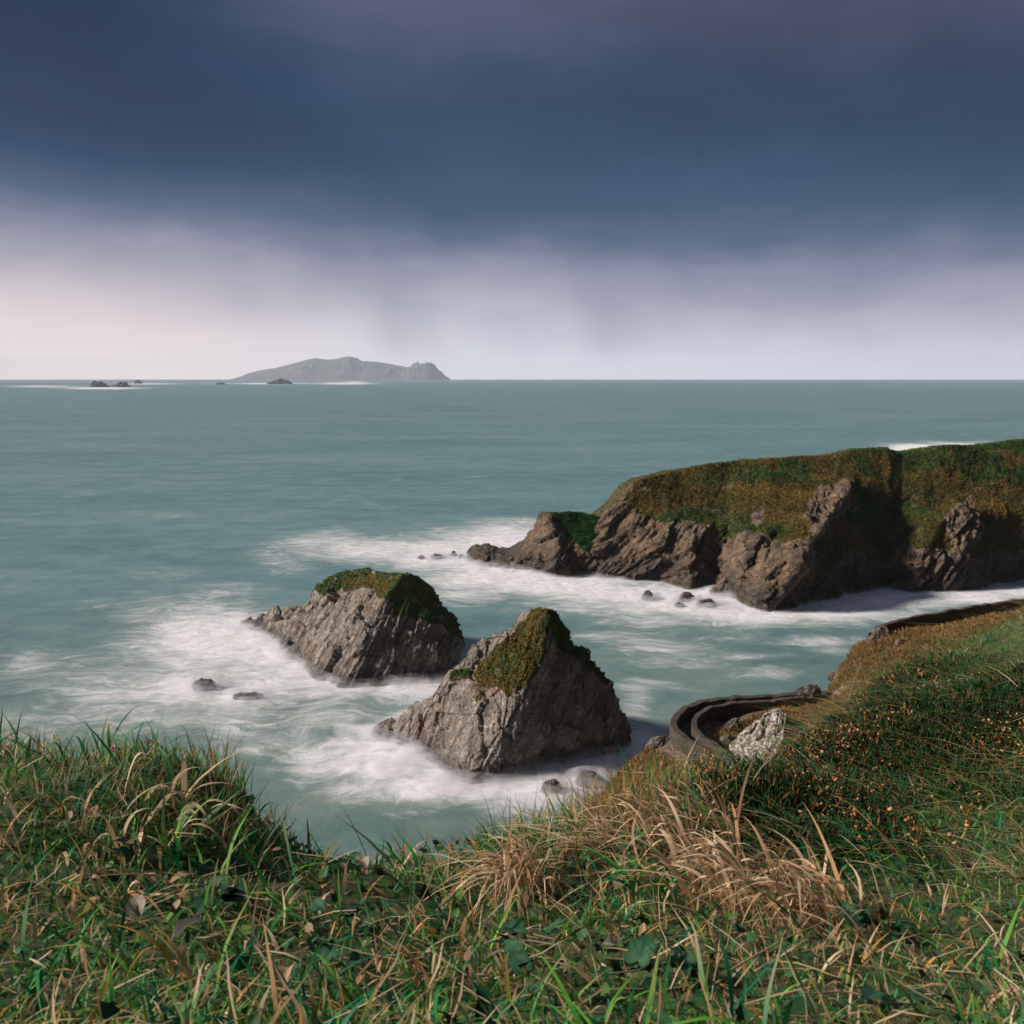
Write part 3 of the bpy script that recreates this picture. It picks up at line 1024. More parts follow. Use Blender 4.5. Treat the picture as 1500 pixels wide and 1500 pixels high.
# tan shoulder left of the retaining wall, then the drop to the sea
for a in [(962, 1090, 49.5), (940, 1108, 48), (915, 1135, 45.5), (890, 1165, 42), (1040, 1150, 42), (1000, 1125, 45.5), (985, 1100, 47.5)]:
    cg(*a)
for (ax, ay, aY) in [(955, 1090, 50), (932, 1108, 49), (905, 1135, 46.5), (878, 1165, 43), (830, 1200, 38)]:
    p = P(ax, ay, aY)
    ctrl.append(p + F3([-2.0, 2.0, -5.0]))
    ctrl.append(p + F3([-7.0, 7.0, -20.0]))
    ctrl.append(p + F3([-16.0, 14.0, -24.0]))
for p in (outer[5], outer[7], outer[9], outer[10], outer[11], S(1225, 984, 20.5), S(1255, 950, 21.0)):
    dirv = F3([-0.6, 0.8, 0]) if p[0] < 12.5 else F3([-0.15, 1.0, 0])
    ctrl.append(p + dirv * 1.8 + F3([0, 0, -3.5]))
    ctrl.append(p + dirv * 7 + F3([0, 0, -15.0]))
    ctrl.append(p + dirv * 18 + F3([0, 0, -24.0]))
slope_f = rbf(ctrl)
gx = np.arange(-14, 78, 0.30)
gy = np.arange(22, 84, 0.30)
GX, GY = np.meshgrid(gx, gy, indexing='ij')
GZ = slope_f(GX, GY)


def polyline_dist(x, y, line):
    d = np.full(x.shape, 1e9)
    for a, b in zip(line[:-1], line[1:]):
        e = b[:2] - a[:2]
        k = np.clip(((x - a[0]) * e[0] + (y - a[1]) * e[1]) / (e @ e + 1e-9), 0, 1)
        d = np.minimum(d, np.hypot(x - a[0] - k * e[0], y - a[1] - k * e[1]))
    return d


def resample(C, step):
    C = np.array(C)
    d = np.concatenate([[0], np.cumsum(np.linalg.norm(np.diff(C, axis=0), axis=1))])
    s_ = np.linspace(0, d[-1], max(2, int(d[-1] / step)))
    return np.stack([np.interp(s_, d, C[:, k]) for k in range(3)], 1)


def resample_n(C, n):
    C = np.array(C)
    d = np.concatenate([[0], np.cumsum(np.linalg.norm(np.diff(C, axis=0), axis=1))])
    s_ = np.linspace(0, d[-1], n)
    return np.stack([np.interp(s_, d, C[:, k]) for k in range(3)], 1)
ro = resample_n(outer, 90)
ri = resample_n(inner, 90)
dpath = np.minimum(polyline_dist(GX, GY, ro), polyline_dist(GX, GY, ri))
dpath = np.minimum(dpath, polyline_dist(GX, GY, (ro + ri) / 2))
flat = sstep(dpath, 0.6, 2.0)
pp = np.stack([GX.ravel(), GY.ravel(), GZ.ravel()], 1)
GZ = GZ + (fbm(pp * 0.25, 4, 71).reshape(GX.shape) * 0.5 + fbm(pp * 1.1, 3, 72, 0.6, True).reshape(GX.shape) * 0.18) * flat
slope_bottom = GZ < -4
VS = np.stack([GX, GY, np.maximum(GZ, -4)], -1).reshape(-1, 3)
FS = grid_faces(len(gx), len(gy))
keepf = (VS[FS][..., 2].max(1) > -3.9)
FS = FS[keepf]
NS = vert_normals(VS, FS)
vegS = sstep(NS[:, 2], 0.30, 0.55) * (0.62 + 0.5 * fbm(VS * 0.35, 4, 73))
vegS = np.clip(vegS * flat.ravel() + 0.25, 0, 1)
SL = mesh_np('hillside', VS, FS, M_SLOPE, attrs={'veg': vegS})
SL['kind'] = 'structure'
wS = sstep(vegS, 0.35, 0.6) * (VS[:, 2] > 3) * (flat.ravel() > 0.5)
sx, sy = pix(VS)
wS = wS * ((sx > 820) & (sx < 1560) & (sy < 1300)) * 1.0
pts, nr, _ = sample_surface(VS, FS, wS, 60000, r_)
qx, qy = pix(pts)
tan = sstep(fbm(pts * 0.3, 3, 14) + 0.6 * sstep(qx, 1010, 960) + 0.55 * sstep(qx, 1130, 1230) + 0.05, -0.2, 0.3)[:, None]
c = veg_colors(pts, 0.1 + 0 * qx, r_, 15, 0.4) * (1 - tan) + F3([0.27, 0.155, 0.055]) * tan
tf = tufts('hillside_grass', pts, nr, r_.uniform(0.10, 0.32, len(pts)), c, None, blades=3, seed=16, mat=M_LEAF, wr=(0.06, 0.13))
tag(tf, kind='stuff')

M_WALL, k, b, o_ = material('masonry')
pos = k.new('ShaderNodeNewGeometry').outputs['Position']
sp = k.new('ShaderNodeSeparateXYZ')
k.l.new(pos, sp.inputs[0])
vor = k.new('ShaderNodeTexVoronoi', feature='F1')
k.l.new(k.vmath('MULTIPLY', pos, (1.6, 1.6, 3.2)), vor.inputs['Vector'])
st = k.new('ShaderNodeSeparateColor')
k.l.new(vor.outputs['Color'], st.inputs[0])
vor2 = k.new('ShaderNodeTexVoronoi', feature='DISTANCE_TO_EDGE')
k.l.new(k.vmath('MULTIPLY', pos, (1.6, 1.6, 3.2)), vor2.inputs['Vector'])
c = k.mix(st.outputs[0], (0.034, 0.028, 0.024, 1), (0.092, 0.071, 0.055, 1))
c = k.mix(k.smooth(vor2.outputs['Distance'], 0.06, 0.0, 0, 0.5), c, (0.06, 0.05, 0.042, 1))
c = k.mix(k.smooth(k.noise(pos, 0.9, 5, 0.65), 0.5, 0.7, 0, 0.75), c, (0.05, 0.052, 0.03, 1))
c = k.mix(k.smooth(k.noise(pos, 5.0, 4, 0.7), 0.62, 0.7, 0, 0.6), c, (0.34, 0.31, 0.26, 1))
k.l.new(c, b.inputs['Base Color'])
b.inputs['Roughness'].default_value = 0.9
bp_ = k.new('ShaderNodeBump')
bp_.inputs['Strength'].default_value = 0.8
bp_.inputs['Distance'].default_value = 0.16
k.l.new(k.math('ADD', k.math('MINIMUM', vor2.outputs['Distance'], 0.12), k.math('MULTIPLY', k.noise(pos, 7, 4, 0.6), 0.15)), bp_.inputs['Height'])
k.l.new(bp_.outputs[0], b.inputs['Normal'])


def wall_mesh(line, width, drop, seed, drop2=None):
    """parapet along a polyline of its top edge, following it with a slightly uneven top"""
    L = resample(line, 0.22)
    n = len(L)
    tdir = norm(np.gradient(L, axis=0) * F3([1, 1, 0]))
    side = np.stack([-tdir[:, 1], tdir[:, 0], tdir[:, 0] * 0], 1)
    dr = np.linspace(drop, drop2 if drop2 else drop, n)
    secs = []
    for (sx_, up_) in ((-1, 'b'), (-1, 0), (-0.85, 0.06), (0.85, 0.06), (1, 0), (1, 'b')):
        p = L + side * (width / 2 * sx_)
        p[:, 2] += -dr if up_ == 'b' else up_
        secs.append(p)
    V = np.stack(secs, 1)                      # n, 6, 3
    V = V + (fbm(V.reshape(-1, 3) * 2.2, 3, seed).reshape(n, 6, 1)) * F3([0.07, 0.07, 0.05])
    run = np.arange(n) * 0.22
    stone = _hash(np.floor(run / 0.62).astype(np.int64), np.zeros(n, np.int64), np.zeros(n, np.int64), seed) - 0.5
    V[:, 1:5, 2] += (stone * 0.11)[:, None]
    Fc = grid_faces(n, 6)
    V = V.reshape(-1, 3)
    cap = [[0, 1, 4, 5], [1, 2, 3, 4]]
    caps = []
    for base, flip in ((0, False), ((n - 1) * 6, True)):
        for q in cap:
            qq = [base + i for i in q]
            caps.append(qq if flip else qq[::-1])
    return V, np.concatenate([Fc, np.array(caps)])


V, Fc = wall_mesh(outer, 0.45, 3.6, 1, 1.3)
tag(mesh_np('retaining_wall', V, Fc, M_WALL, smooth=False), 'outer stone parapet curving round the outside of the hairpin path', 'wall')
V, Fc = wall_mesh(inner, 0.36, 1.5, 2)
tag(mesh_np('parapet_wall', V, Fc, M_WALL, smooth=False), 'low inner stone wall round the inside of the hairpin path', 'wall')
V, Fc = wall_mesh(upper, 0.36, 1.5, 3)
tag(mesh_np('parapet_wall', V, Fc, M_WALL, smooth=False), 'straight dark stone wall higher up along the top of the slope', 'wall')
# path surface between the two parapets
w = np.linspace(0, 1, 7)
VP = ro[:, None] * (1 - w)[None, :, None] + ri[:, None] * w[None, :, None]
VP[..., 2] -= WH - 0.06
VP = VP.reshape(-1, 3)
M_PATH, k, b, o_ = material('path_concrete')
pos = k.new('ShaderNodeNewGeometry').outputs['Position']
c = k.mix(k.noise(pos, 1.2, 5, 0.6), (0.035, 0.032, 0.029, 1), (0.062, 0.056, 0.049, 1))
c = k.mix(k.smooth(k.noise(pos, 0.6, 4, 0.6), 0.48, 0.66, 0, 0.8), c, (0.04, 0.05, 0.02, 1))
k.l.new(c, b.inputs['Base Color'])
b.inputs['Roughness'].default_value = 0.85
FP = grid_faces(90, 7)
if vert_normals(VP, FP)[:, 2].mean() < 0:
    FP = FP[:, ::-1]
po = mesh_np('path', VP, FP, M_PATH)
po['kind'] = 'structure'


def outcrop(px_, py_, w_px, h_px, label, seed, amp=0.55):
    """lichen-covered rock breaking through the hillside"""
    d = rays(px_, py_)
    # walk along the ray to the hillside
    ks = np.linspace(25, 75, 1500)
    Q = F3([0, 0, H]) + d[None] * ks[:, None]
    below = Q[:, 2] < slope_f(Q[:, 0], Q[:, 1]) + 0.1
    i = np.argmax(below)
    z0 = Q[i, 2] - 0.3
    return boulder(px_, py_, w_px, h_px, label, name='outcrop', seed=seed, mat=M_LICHEN if w_px > 60 else M_STONE, z0=z0, amp=amp, lev=5, depth=0.7, cat='rock')


outcrop(1130, 1106, 124, 66, 'big grey outcrop speckled with white lichen inside the hairpin bend', 91, 0.7)
outcrop(1077, 1072, 30, 20, 'small lichen-white rock in the grass inside the bend, upper one', 92)
outcrop(1066, 1092, 34, 18, 'small lichen-white rock beside the inner wall, lower one', 93)
outcrop(1186, 1014, 34, 11, 'pale slab of rock on the crest right of the path', 94)
outcrop(1224, 992, 22, 8, 'small pale rock on the crest above the pale slab', 95)
outcrop(1288, 936, 36, 17, 'lichen-spotted rock at the near end of the upper wall', 96)
outcrop(1318, 950, 16, 12, 'small white rock just below the upper wall', 97)
outcrop(968, 1094, 40, 16, 'tan rocky lump left of the retaining wall', 98)

# ------------------------------------------------------------------ sea
def seg_dist(x, y, lines):
    d = np.full(x.shape, 1e9)
    for ln in lines:
        d = np.minimum(d, polyline_dist(x, y, ln))
    return d


foam_spots = [  # px, py, rx, ry, strength : patches of churned white water, read off the photograph and laid on the sea
    (325, 925, 95, 34, 1.0), (400, 955, 70, 30, .95), (270, 950, 80, 40, .6), (250, 1000, 120, 45, .55), (390, 1000, 110, 32, .62), (200, 1040, 110, 35, .42), (330, 1050, 110, 25, .40),
    (610, 1005, 48, 18, .95), (560, 1010, 70, 18, .8), (470, 1018, 90, 16, .55), (480, 1045, 110, 22, .35),
    (575, 1098, 85, 34, .95), (640, 1150, 75, 26, 1.0), (500, 1100, 70, 34, .62), (560, 1140, 90, 26, .7), (720, 1158, 70, 16, .85), (760, 1178, 70, 30, .62), (820, 1140, 80, 22, .72), (890, 1110, 60, 20, .72), (950, 1075, 40, 24, .5), (925, 1040, 26, 34, .35),
    (740, 795, 95, 22, 1.0), (650, 815, 90, 24, .95), (560, 808, 95, 18, .72), (480, 800, 70, 22, .5), (420, 820, 60, 24, .30), (720, 840, 95, 18, 1.0), (820, 850, 110, 16, 1.0), (900, 862, 110, 18, .95),
    (680, 865, 80, 20, .55), (990, 875, 100, 20, .95), (1090, 893, 110, 14, .95), (1200, 893, 110, 14, .9), (1300, 882, 80, 14, .9), (1400, 872, 80, 12, .9), (1480, 866, 80, 12, .9), (1050, 860, 50, 10, .9),
    (1000, 905, 120, 14, .5), (1330, 900, 60, 16, .45), (870, 885, 110, 14, .5),
    (975, 950, 75, 20, .46), (1000, 978, 80, 10, .40), (1190, 935, 70, 11, .42), (1225, 950, 50, 8, .38), (1130, 992, 60, 9, .36), (950, 1015, 70, 9, .34), (1085, 965, 80, 8, .30), (900, 930, 70, 8, .34), (1060, 930, 70, 7, .25),
    (60, 980, 90, 30, .3), (80, 1050, 90, 30, .3), (220, 900, 70, 30, .35), (300, 975, 150, 70, .38), (420, 1075, 120, 30, .30), (640, 1060, 70, 26, .35), (850, 800, 60, 10, .5), (330, 870, 90, 18, .30), (230, 840, 60, 12, .2), (250, 755, 60, 6, .2), (760, 770, 70, 10, .5),
    (1335, 656, 42, 5.5, 1.1), (1420, 652, 60, 5, .9),
    (150, 568.6, 55, 1.6, 1.1), (215, 562.2, 45, 1.0, .9), (390, 561.8, 42, 1.1, 1.0), (330, 561.8, 40, 1.0, .5), (505, 561.8, 40, 1.5, 1.1), (520, 560.2, 16, 1.5, .9), (440, 561.5, 30, 1.0, .6), (60, 566, 50, 1.4, .8)]


def foam_density(X, Y):
    V = np.stack([X, Y, np.zeros_like(X)], 1)
    qx, qy = pix(V)
    f = np.zeros(len(X))
    wx = fbm(V * 0.045, 4, 201) * 1.0
    wy = fbm(V * 0.045 + 50, 4, 202) * 1.0
    sc = np.clip((qy - 553) / 400, 0.02, 1.6)
    qx2 = qx + wx * 48 * sc
    qy2 = qy + wy * 20 * sc
    for (cx, cy, rx, ry, a) in foam_spots:
        r2 = ((qx2 - cx) / rx) ** 2 + ((qy2 - cy) / ry) ** 2
        f = np.maximum(f, a * np.exp(-r2 * 0.85)) + 0.18 * a * np.exp(-r2 * 0.85) * (f < 1.2)
    return f


ny, nx = 620, 620
ys = np.concatenate([np.linspace(-400, 22, 8)[:-1], np.geomspace(24, 21000, ny)])
tx = np.linspace(-0.80, 0.80, nx)
YG = np.repeat(ys[:, None], nx, 1)
XG = np.maximum(np.abs(YG), 60)[:, :] * tx[None]
X_, Y_ = XG.ravel(), YG.ravel()
near = (Y_ > 40) & (Y_ < 420)
fd = np.zeros(len(X_))
ok = Y_ > 30
fd[ok] = foam_density(X_[ok], Y_[ok])
shore = np.full(len(X_), 1e3)
shore[near] = seg_dist(X_[near], Y_[near], BASE_LINES)
sh_n = fbm(np.stack([X_, Y_, X_ * 0], 1)[near] * 0.10, 3, 207)
fd[near] = fd[near] + (0.55 + 0.5 * sh_n) * np.exp(-(shore[near] / 1.6) ** 1.1) 
Zs = np.zeros(len(X_))
VW = np.stack([X_, Y_, Zs], 1)
nb = (Y_ > 30) & (Y_ < 1500)
swell = fbm(VW[nb] * F3([0.03, 0.06, 0]), 4, 301) * 0.22 * sstep(Y_[nb], 1500, 300)
VW[nb, 2] = swell - 0.15
FW = grid_faces(len(ys), nx)
if vert_normals(VW, FW)[:, 2].mean() < 0:
    FW = FW[:, ::-1]

M_SEA, k, b, o_ = material('sea_water')
pos = k.new('ShaderNodeNewGeometry').outputs['Position']
fo = k.new('ShaderNodeAttribute', attribute_name='foam').outputs['Fac']
# swirled coordinates for drifting streaks
w1 = k.new('ShaderNodeTexNoise')
w1.inputs['Scale'].default_value = 0.06
w1.inputs['Detail'].default_value = 3
k.l.new(pos, w1.inputs['Vector'])
wv_ = k.vmath('SCALE', k.vmath('SUBTRACT', w1.outputs['Color'], (0.5, 0.5, 0.5)), None, 14.0)
pw = k.vmath('ADD', pos, wv_)
pst = k.vmath('MULTIPLY', pw, (0.20, 0.55, 0.0))
n3 = k.noise(k.vmath('MULTIPLY', pw, (0.60, 1.5, 0.0)), 1.0, 6, 0.65)
n1 = k.noise(pst, 1.0, 8, 0.66, 0.35)
n2 = k.noise(k.vmath('MULTIPLY', pw, (0.05, 0.11, 0.0)), 1.0, 5, 0.55, 0.4)
fm = k.math('ADD', fo, k.math('ADD', k.math('MULTIPLY', k.math('SUBTRACT', n1, 0.5), 1.75), k.math('MULTIPLY_ADD', k.math('SUBTRACT', n3, 0.5), 0.55, k.math('MULTIPLY', k.math('SUBTRACT', n2, 0.5), 0.55))))
fm = k.math('MULTIPLY', k.smooth(fm, 0.04, 1.18), k.smooth(fo, 0.02, 0.26))
# small scattered whitecaps on the open sea
cap = k.smooth(k.noise(k.vmath('MULTIPLY', pos, (0.05, 0.09, 0)), 1.0, 9, 0.72), 0.60, 0.74, 0.0, 0.55)
fm = k.math('MAXIMUM', fm, cap)
big = k.noise(k.vmath('MULTIPLY', pos, (0.006, 0.016, 0)), 1.0, 5, 0.55)
mid = k.noise(k.vmath('MULTIPLY', pos, (0.035, 0.12, 0)), 1.0, 5, 0.6)
fin = k.noise(k.vmath('MULTIPLY', pos, (0.09, 0.13, 0)), 1.0, 10, 0.78)
wc = k.ramp(k.math('ADD', k.math('MULTIPLY', big, 0.30), k.math('ADD', k.math('MULTIPLY', mid, 0.22), k.math('MULTIPLY', fin, 0.48))), [(0.38, (0.080, 0.172, 0.192)), (0.50, (0.130, 0.252, 0.266)), (0.62, (0.220, 0.330, 0.338))])
murk = k.math('MULTIPLY', k.smooth(fo, 0.0, 0.45), 0.45)
py_ = k.new('ShaderNodeSeparateXYZ')
k.l.new(pos, py_.inputs[0])
silt = k.math('MULTIPLY', k.smooth(k.math('MULTIPLY_ADD', k.math('SUBTRACT', n2, 0.5), 60.0, py_.outputs[1]), 175.0, 70.0), 0.75)
wc = k.mix(silt, wc, k.mix(1.0, wc, (1.12, 0.86, 0.74, 1), 'MULTIPLY'))      # siltier, greyer water close to the shore
wc = k.mix(murk, wc, (0.25, 0.33, 0.315, 1))
cc = k.mix(fm, wc, (0.86, 0.86, 0.90, 1))
k.l.new(cc, b.inputs['Base Color'])
k.l.new(k.math('MULTIPLY_ADD', fm, 0.5, 0.42), b.inputs['Roughness'])
k.l.new(k.math('MULTIPLY_ADD', fm, -0.3, 0.32), b.inputs['Specular IOR Level'])
bu = k.new('ShaderNodeBump')
bu.inputs['Strength'].default_value = 0.6
bu.inputs['Distance'].default_value = 0.5
hh = k.math('ADD', k.noise(k.vmath('MULTIPLY', pos, (0.14, 0.30, 0)), 1.0, 8, 0.7), k.math('MULTIPLY', fm, 0.5))
k.l.new(hh, bu.inputs['Height'])
k.l.new(bu.outputs[0], b.inputs['Normal'])
so = mesh_np('sea', VW, FW, M_SEA, attrs={'foam': np.clip(fd, 0, 1.6)})
so['kind'] = 'structure'

# spray and smoothed-out surf: thin veils lying over the churned water and lapping up the rocks
M_VEIL = bpy.data.materials.new('surf_veil')
M_VEIL.use_nodes = True
k = NT(M_VEIL.node_tree)
k.n.clear()
pos = k.new('ShaderNodeNewGeometry').outputs['Position']
al = k.new('ShaderNodeAttribute', attribute_name='veil').outputs['Fac']
nn = k.noise(k.vmath('MULTIPLY', pos, (0.35, 0.5, 0.8)), 1.0, 6, 0.6, 0.6)
am = k.math('MULTIPLY', al, k.smooth(nn, 0.30, 0.68))
df = k.new('ShaderNodeBsdfDiffuse')
df.inputs['Color'].default_value = (0.86, 0.86, 0.90, 1)
trl = k.new('ShaderNodeBsdfTranslucent')
trl.inputs['Color'].default_value = (0.86, 0.86, 0.90, 1)
m1 = k.new('ShaderNodeMixShader')
m1.inputs[0].default_value = 0.45
k.l.new(df.outputs[0], m1.inputs[1])
k.l.new(trl.outputs[0], m1.inputs[2])
tp_ = k.new('ShaderNodeBsdfTransparent')
mx = k.new('ShaderNodeMixShader')
k.l.new(am, mx.inputs[0])
k.l.new(tp_.outputs[0], mx.inputs[1])
k.l.new(m1.outputs[0], mx.inputs[2])
oo = k.new('ShaderNodeOutputMaterial')
k.l.new(mx.outputs[0], oo.inputs['Surface'])
sel_r = np.where((ys > 60) & (ys < 230))[0]
sub = np.ix_(sel_r, np.arange(nx))
xs_, ys_ = XG[sub].ravel(), YG[sub].ravel()
fv = fd.reshape(len(ys), nx)[sub].ravel()
sv = shore.reshape(len(ys), nx)[sub].ravel()
Vall, Fall, Aall = [], [], []
off = 0
for L in range(6):
    base = np.stack([xs_, ys_, xs_ * 0], 1)
    nz = fbm(base * 0.22 + L * 9.1, 4, 400 + L)
    close = np.exp(-(sv / (3.2 - 0.25 * L)) ** 1.2)
    hgt = 0.08 + (0.10 + 0.26 * L) * close * (0.75 + 0.7 * nz) * np.clip(fv, 0, 1)
    alp = np.clip(fv - 0.35, 0, 1) * (0.12 + 0.75 * close) * (0.62 - 0.075 * L)
    if L == 0:
        alp = np.clip(fv - 0.25, 0, 1) * 0.55
    Vv = np.stack([xs_, ys_, np.maximum(hgt, 0.1 + 0.02 * L)], 1)
    Ff = grid_faces(len(sel_r), nx)
    a4 = alp[Ff].max(1)
    Ff = Ff[a4 > 0.02]
    used, inv = np.unique(Ff, return_inverse=True)
    Vall.append(Vv[used])
    Aall.append(alp[used])
    Fall.append(inv.reshape(-1, 4) + off)
    off += len(used)
vo = mesh_np('surf', np.concatenate(Vall), np.concatenate(Fall), M_VEIL, attrs={'veil': np.concatenate(Aall)})
vo['kind'] = 'stuff'

# ------------------------------------------------------------------ haze
hb = bpy.data.meshes.new('haze')
x0, x1, y0, y1, z0, z1 = -17500, 17500, -600, 21500, -9.0, 520.0
hv_ = [(x, y, z) for x in (x0, x1) for y in (y0, y1) for z in (z0, z1)]
hb.from_pydata(hv_, [], [(0, 1, 3, 2), (4, 6, 7, 5), (0, 4, 5, 1), (2, 3, 7, 6), (0, 2, 6, 4), (1, 5, 7, 3)])
hm = bpy.data.materials.new('haze')
hm.use_nodes = True
k = NT(hm.node_tree)
k.n.clear()
pv = k.new('ShaderNodeVolumePrincipled')
pv.inputs['Color'].default_value = (0.72, 0.80, 0.97, 1)
pv.inputs['Density'].default_value = HAZE_D
pv.inputs['Anisotropy'].default_value = 0.0
ho = k.new('ShaderNodeOutputMaterial')
k.l.new(pv.outputs[0], ho.inputs['Volume'])
hb.materials.append(hm)
hz_o = bpy.data.objects.new('haze', hb)
COL.objects.link(hz_o)
hz_o['kind'] = 'stuff'
hz_o.display_type = 'WIRE'

# ------------------------------------------------------------------ foreground bank
edge = [(-150, 1120, 2.3), (0, 1125, 2.2), (150, 1128, 2.1), (250, 1132, 2.1), (330, 1148, 2.05), (372, 1200, 1.95), (400, 1232, 1.9), (450, 1264, 1.85), (550, 1280, 1.85), (640, 1262, 1.9), (700, 1240, 2.0), (800, 1222, 2.2),
        (880, 1200, 2.4), (930, 1170, 2.55), (1000, 1165, 2.8), (1060, 1180, 3.0), (1100, 1175, 3.4), (1140, 1150, 4.0), (1200, 1100, 4.6), (1250, 1055, 5.0), (1300, 1012, 5.2), (1350, 985, 5.4), (1420, 958, 5.6), (1500, 935, 5.8), (1640, 915, 6.2)]
fc = []
for (a, b2, c2) in edge:
    p = P(a, b2, c2)
    fc.append(p)
    q = norm(F3([p[0] * 0.25, p[1], 0]))
    fc.append(p + q * 0.30 + F3([0, 0, -0.45]))
    fc.append(p + q * 1.2 + F3([0, 0, -3.2]))
    fc.append(p + q * 4.0 + F3([0, 0, -12.0]))
for a in (-400, 0, 250, 500, 750, 1000, 1250, 1500, 1900):
    fc.append(P(a, 1500, 1.15))
    fc.append(P(a, 1700, 0.80))
    fc.append(F3([(a - 750) / 1250 * 1.5, -0.6, H - 0.95]))
    fc.append(F3([(a - 750) / 1250 * 3.0, -2.2, H - 0.7]))
for a in [(150, 1330, 1.50), (0, 1330, 1.5), (350, 1360, 1.45), (250, 1220, 1.75), (550, 1370, 1.48), (750, 1350, 1.55), (900, 1300, 1.75), (1000, 1250, 2.05), (1050, 1350, 1.6), (1250, 1350, 1.62), (1200, 1250, 2.2), (1250, 1180, 2.9), (1350, 1180, 2.8),
          (1350, 1300, 1.9), (1500, 1300, 1.9), (1500, 1150, 3.0), (1300, 1080, 4.0), (1400, 1030, 4.4), (1550, 1000, 4.6)]:
    fc.append(P(*a))
bank_f = rbf(fc)
bx = np.arange(-3.6, 6.2, 0.032)
by = np.arange(-1.2, 8.0, 0.032)
BX, BY = np.meshgrid(bx, by, indexing='ij')
BZ = bank_f(BX, BY)
q3 = np.stack([BX.ravel(), BY.ravel(), BX.ravel() * 0], 1)
BZ = BZ + (fbm(q3 * 2.2, 4, 501) * 0.035 + fbm(q3 * 9, 3, 502) * 0.012).reshape(BX.shape)
VBk = np.stack([BX, BY, BZ], -1).reshape(-1, 3)
FBk = grid_faces(len(bx), len(by))
NBk = vert_normals(VBk, FBk)
FBk = FBk[VBk[FBk][..., 2].max(1) > H - 9]
M_SOIL, k, b, o_ = material('bank_soil')
pos = k.new('ShaderNodeNewGeometry').outputs['Position']
c = k.ramp(k.noise(pos, 22.0, 7, 0.7), [(0.3, (0.010, 0.034, 0.010)), (0.48, (0.030, 0.075, 0.018)), (0.62, (0.10, 0.08, 0.034)), (0.7, (0.05, 0.035, 0.02))])
k.l.new(c, b.inputs['Base Color'])
b.inputs['Roughness'].default_value = 0.95
bo = mesh_np('bank', VBk, FBk, M_SOIL)
bo['kind'] = 'structure'
# the sea cliff the bank stands on
cx_ = np.arange(-130, 130.1, 2.0)
cy_ = np.arange(-60, 24.1, 1.0)
CX, CY = np.meshgrid(cx_, cy_, indexing='ij')
rim = 1.0 + 0.5 * np.sin(CX * 0.3) + np.where(np.abs(CX) > 5, -2.0, 0)
CZ = np.where(CY < rim, H - 1.6 - 0.02 * (rim - CY), H - 6.0 - (CY - rim) * 2.4)
CZ = np.where((np.abs(CX) < 9) & (CY > -3) & (CY < 9), np.minimum(CZ, H - 9.5), CZ)
CZ = np.maximum(CZ, -4)
VC = np.stack([CX, CY, CZ], -1).reshape(-1, 3)
VC = VC + fbm(VC * 0.2, 4, 601)[:, None] * F3([0.6, 0.6, 0.25])
FC_ = grid_faces(len(cx_), len(cy_))
FC_ = FC_[VC[FC_][..., 2].max(1) > -3.5]
co_ = mesh_np('sea_cliff', VC, FC_, M_SLOPE, attrs={'veg': sstep(vert_normals(VC, FC_)[:, 2], 0.3, 0.7)})
co_['kind'] = 'structure'

# ------------------------------------------------------------------ grass and plants of the bank
def blades(root, lean, height, reach, width, col, droop, seed, K=6, twist=0.5, power=1.8, tip=None):
    """curved tapering blades as one vertex / face set; all arguments per blade"""
    r = np.random.default_rng(seed)
    n = len(root)
    tt = np.linspace(0, 1, K)
    lean = norm(lean * F3([1, 1, 0]) + 1e-6)
    up = F3([0, 0, 1.0])
    side = norm(np.cross(lean, up) + lean * r.normal(0, twist, (n, 1)) + r.normal(0, 0.15, (n, 3)))
    pos = np.zeros((n, K, 3))
    for i, q in enumerate(tt):
        hgt = height * (q - droop * q ** 3)
        out = reach * q ** power
        pos[:, i] = root + up * hgt[:, None] + lean * out[:, None]
    wob = r.normal(0, 1, (n, 3)) * (0.05 * np.hypot(height, reach))[:, None]
    pos += wob[:, None] * (np.sin(tt * 5) * tt)[None, :, None]
    wp = np.minimum(1.0, 0.55 + 1.2 * tt) * np.clip((1 - tt) * 2.2, 0.05, 1)
    hw = width[:, None] * wp[None] * 0.5
    A = pos - side[:, None] * hw[..., None]
    B = pos + side[:, None] * hw[..., None]
    V = np.stack([A, B], 2).reshape(-1, 3)
    idx = np.arange(n * K * 2).reshape(n, K, 2)
    Fc = np.stack([idx[:, :-1, 0], idx[:, :-1, 1], idx[:, 1:, 1], idx[:, 1:, 0]], -1).reshape(-1, 4)
    shade = np.ones(K)
    c = col[:, None, :] * shade[None, :, None]
    if tip is not None:
        wt = (tt ** 2)[None, :, None] * 0.8
        c = c * (1 - wt) + tip[:, None, :] * wt
    c = np.repeat(c.reshape(-1, 3), 2, 0)
    return V, Fc, c


def cat_sets(sets):
    V, Fc, C = [], [], []
    o = 0
    for v, f, c in sets:
        V.append(v)
        Fc.append(f + o)
        C.append(c)
        o += len(v)
    return np.concatenate(V), np.concatenate(Fc), np.concatenate(C)


bpx, bpy_ = pix(VBk + F3([0, 0, 0.0]))
dist_b = np.linalg.norm(VBk - F3([0, 0, H]), axis=1)
infront = (VBk[:, 1] > 0.55)
vis = infront & (bpx > -1100) & (bpx < 2000) & (bpy_ < 1900) & (NBk[:, 2] > 0.25) & (VBk[:, 2] > H - 3.6)
G = F3
green1, green2, green3 = G([0.030, 0.235, 0.048]), G([0.13, 0.35, 0.045]), G([0.012, 0.190, 0.095])
tan1, tan2, tan3 = G([0.52, 0.32, 0.165]), G([0.72, 0.54, 0.36]), G([0.46, 0.24, 0.060])


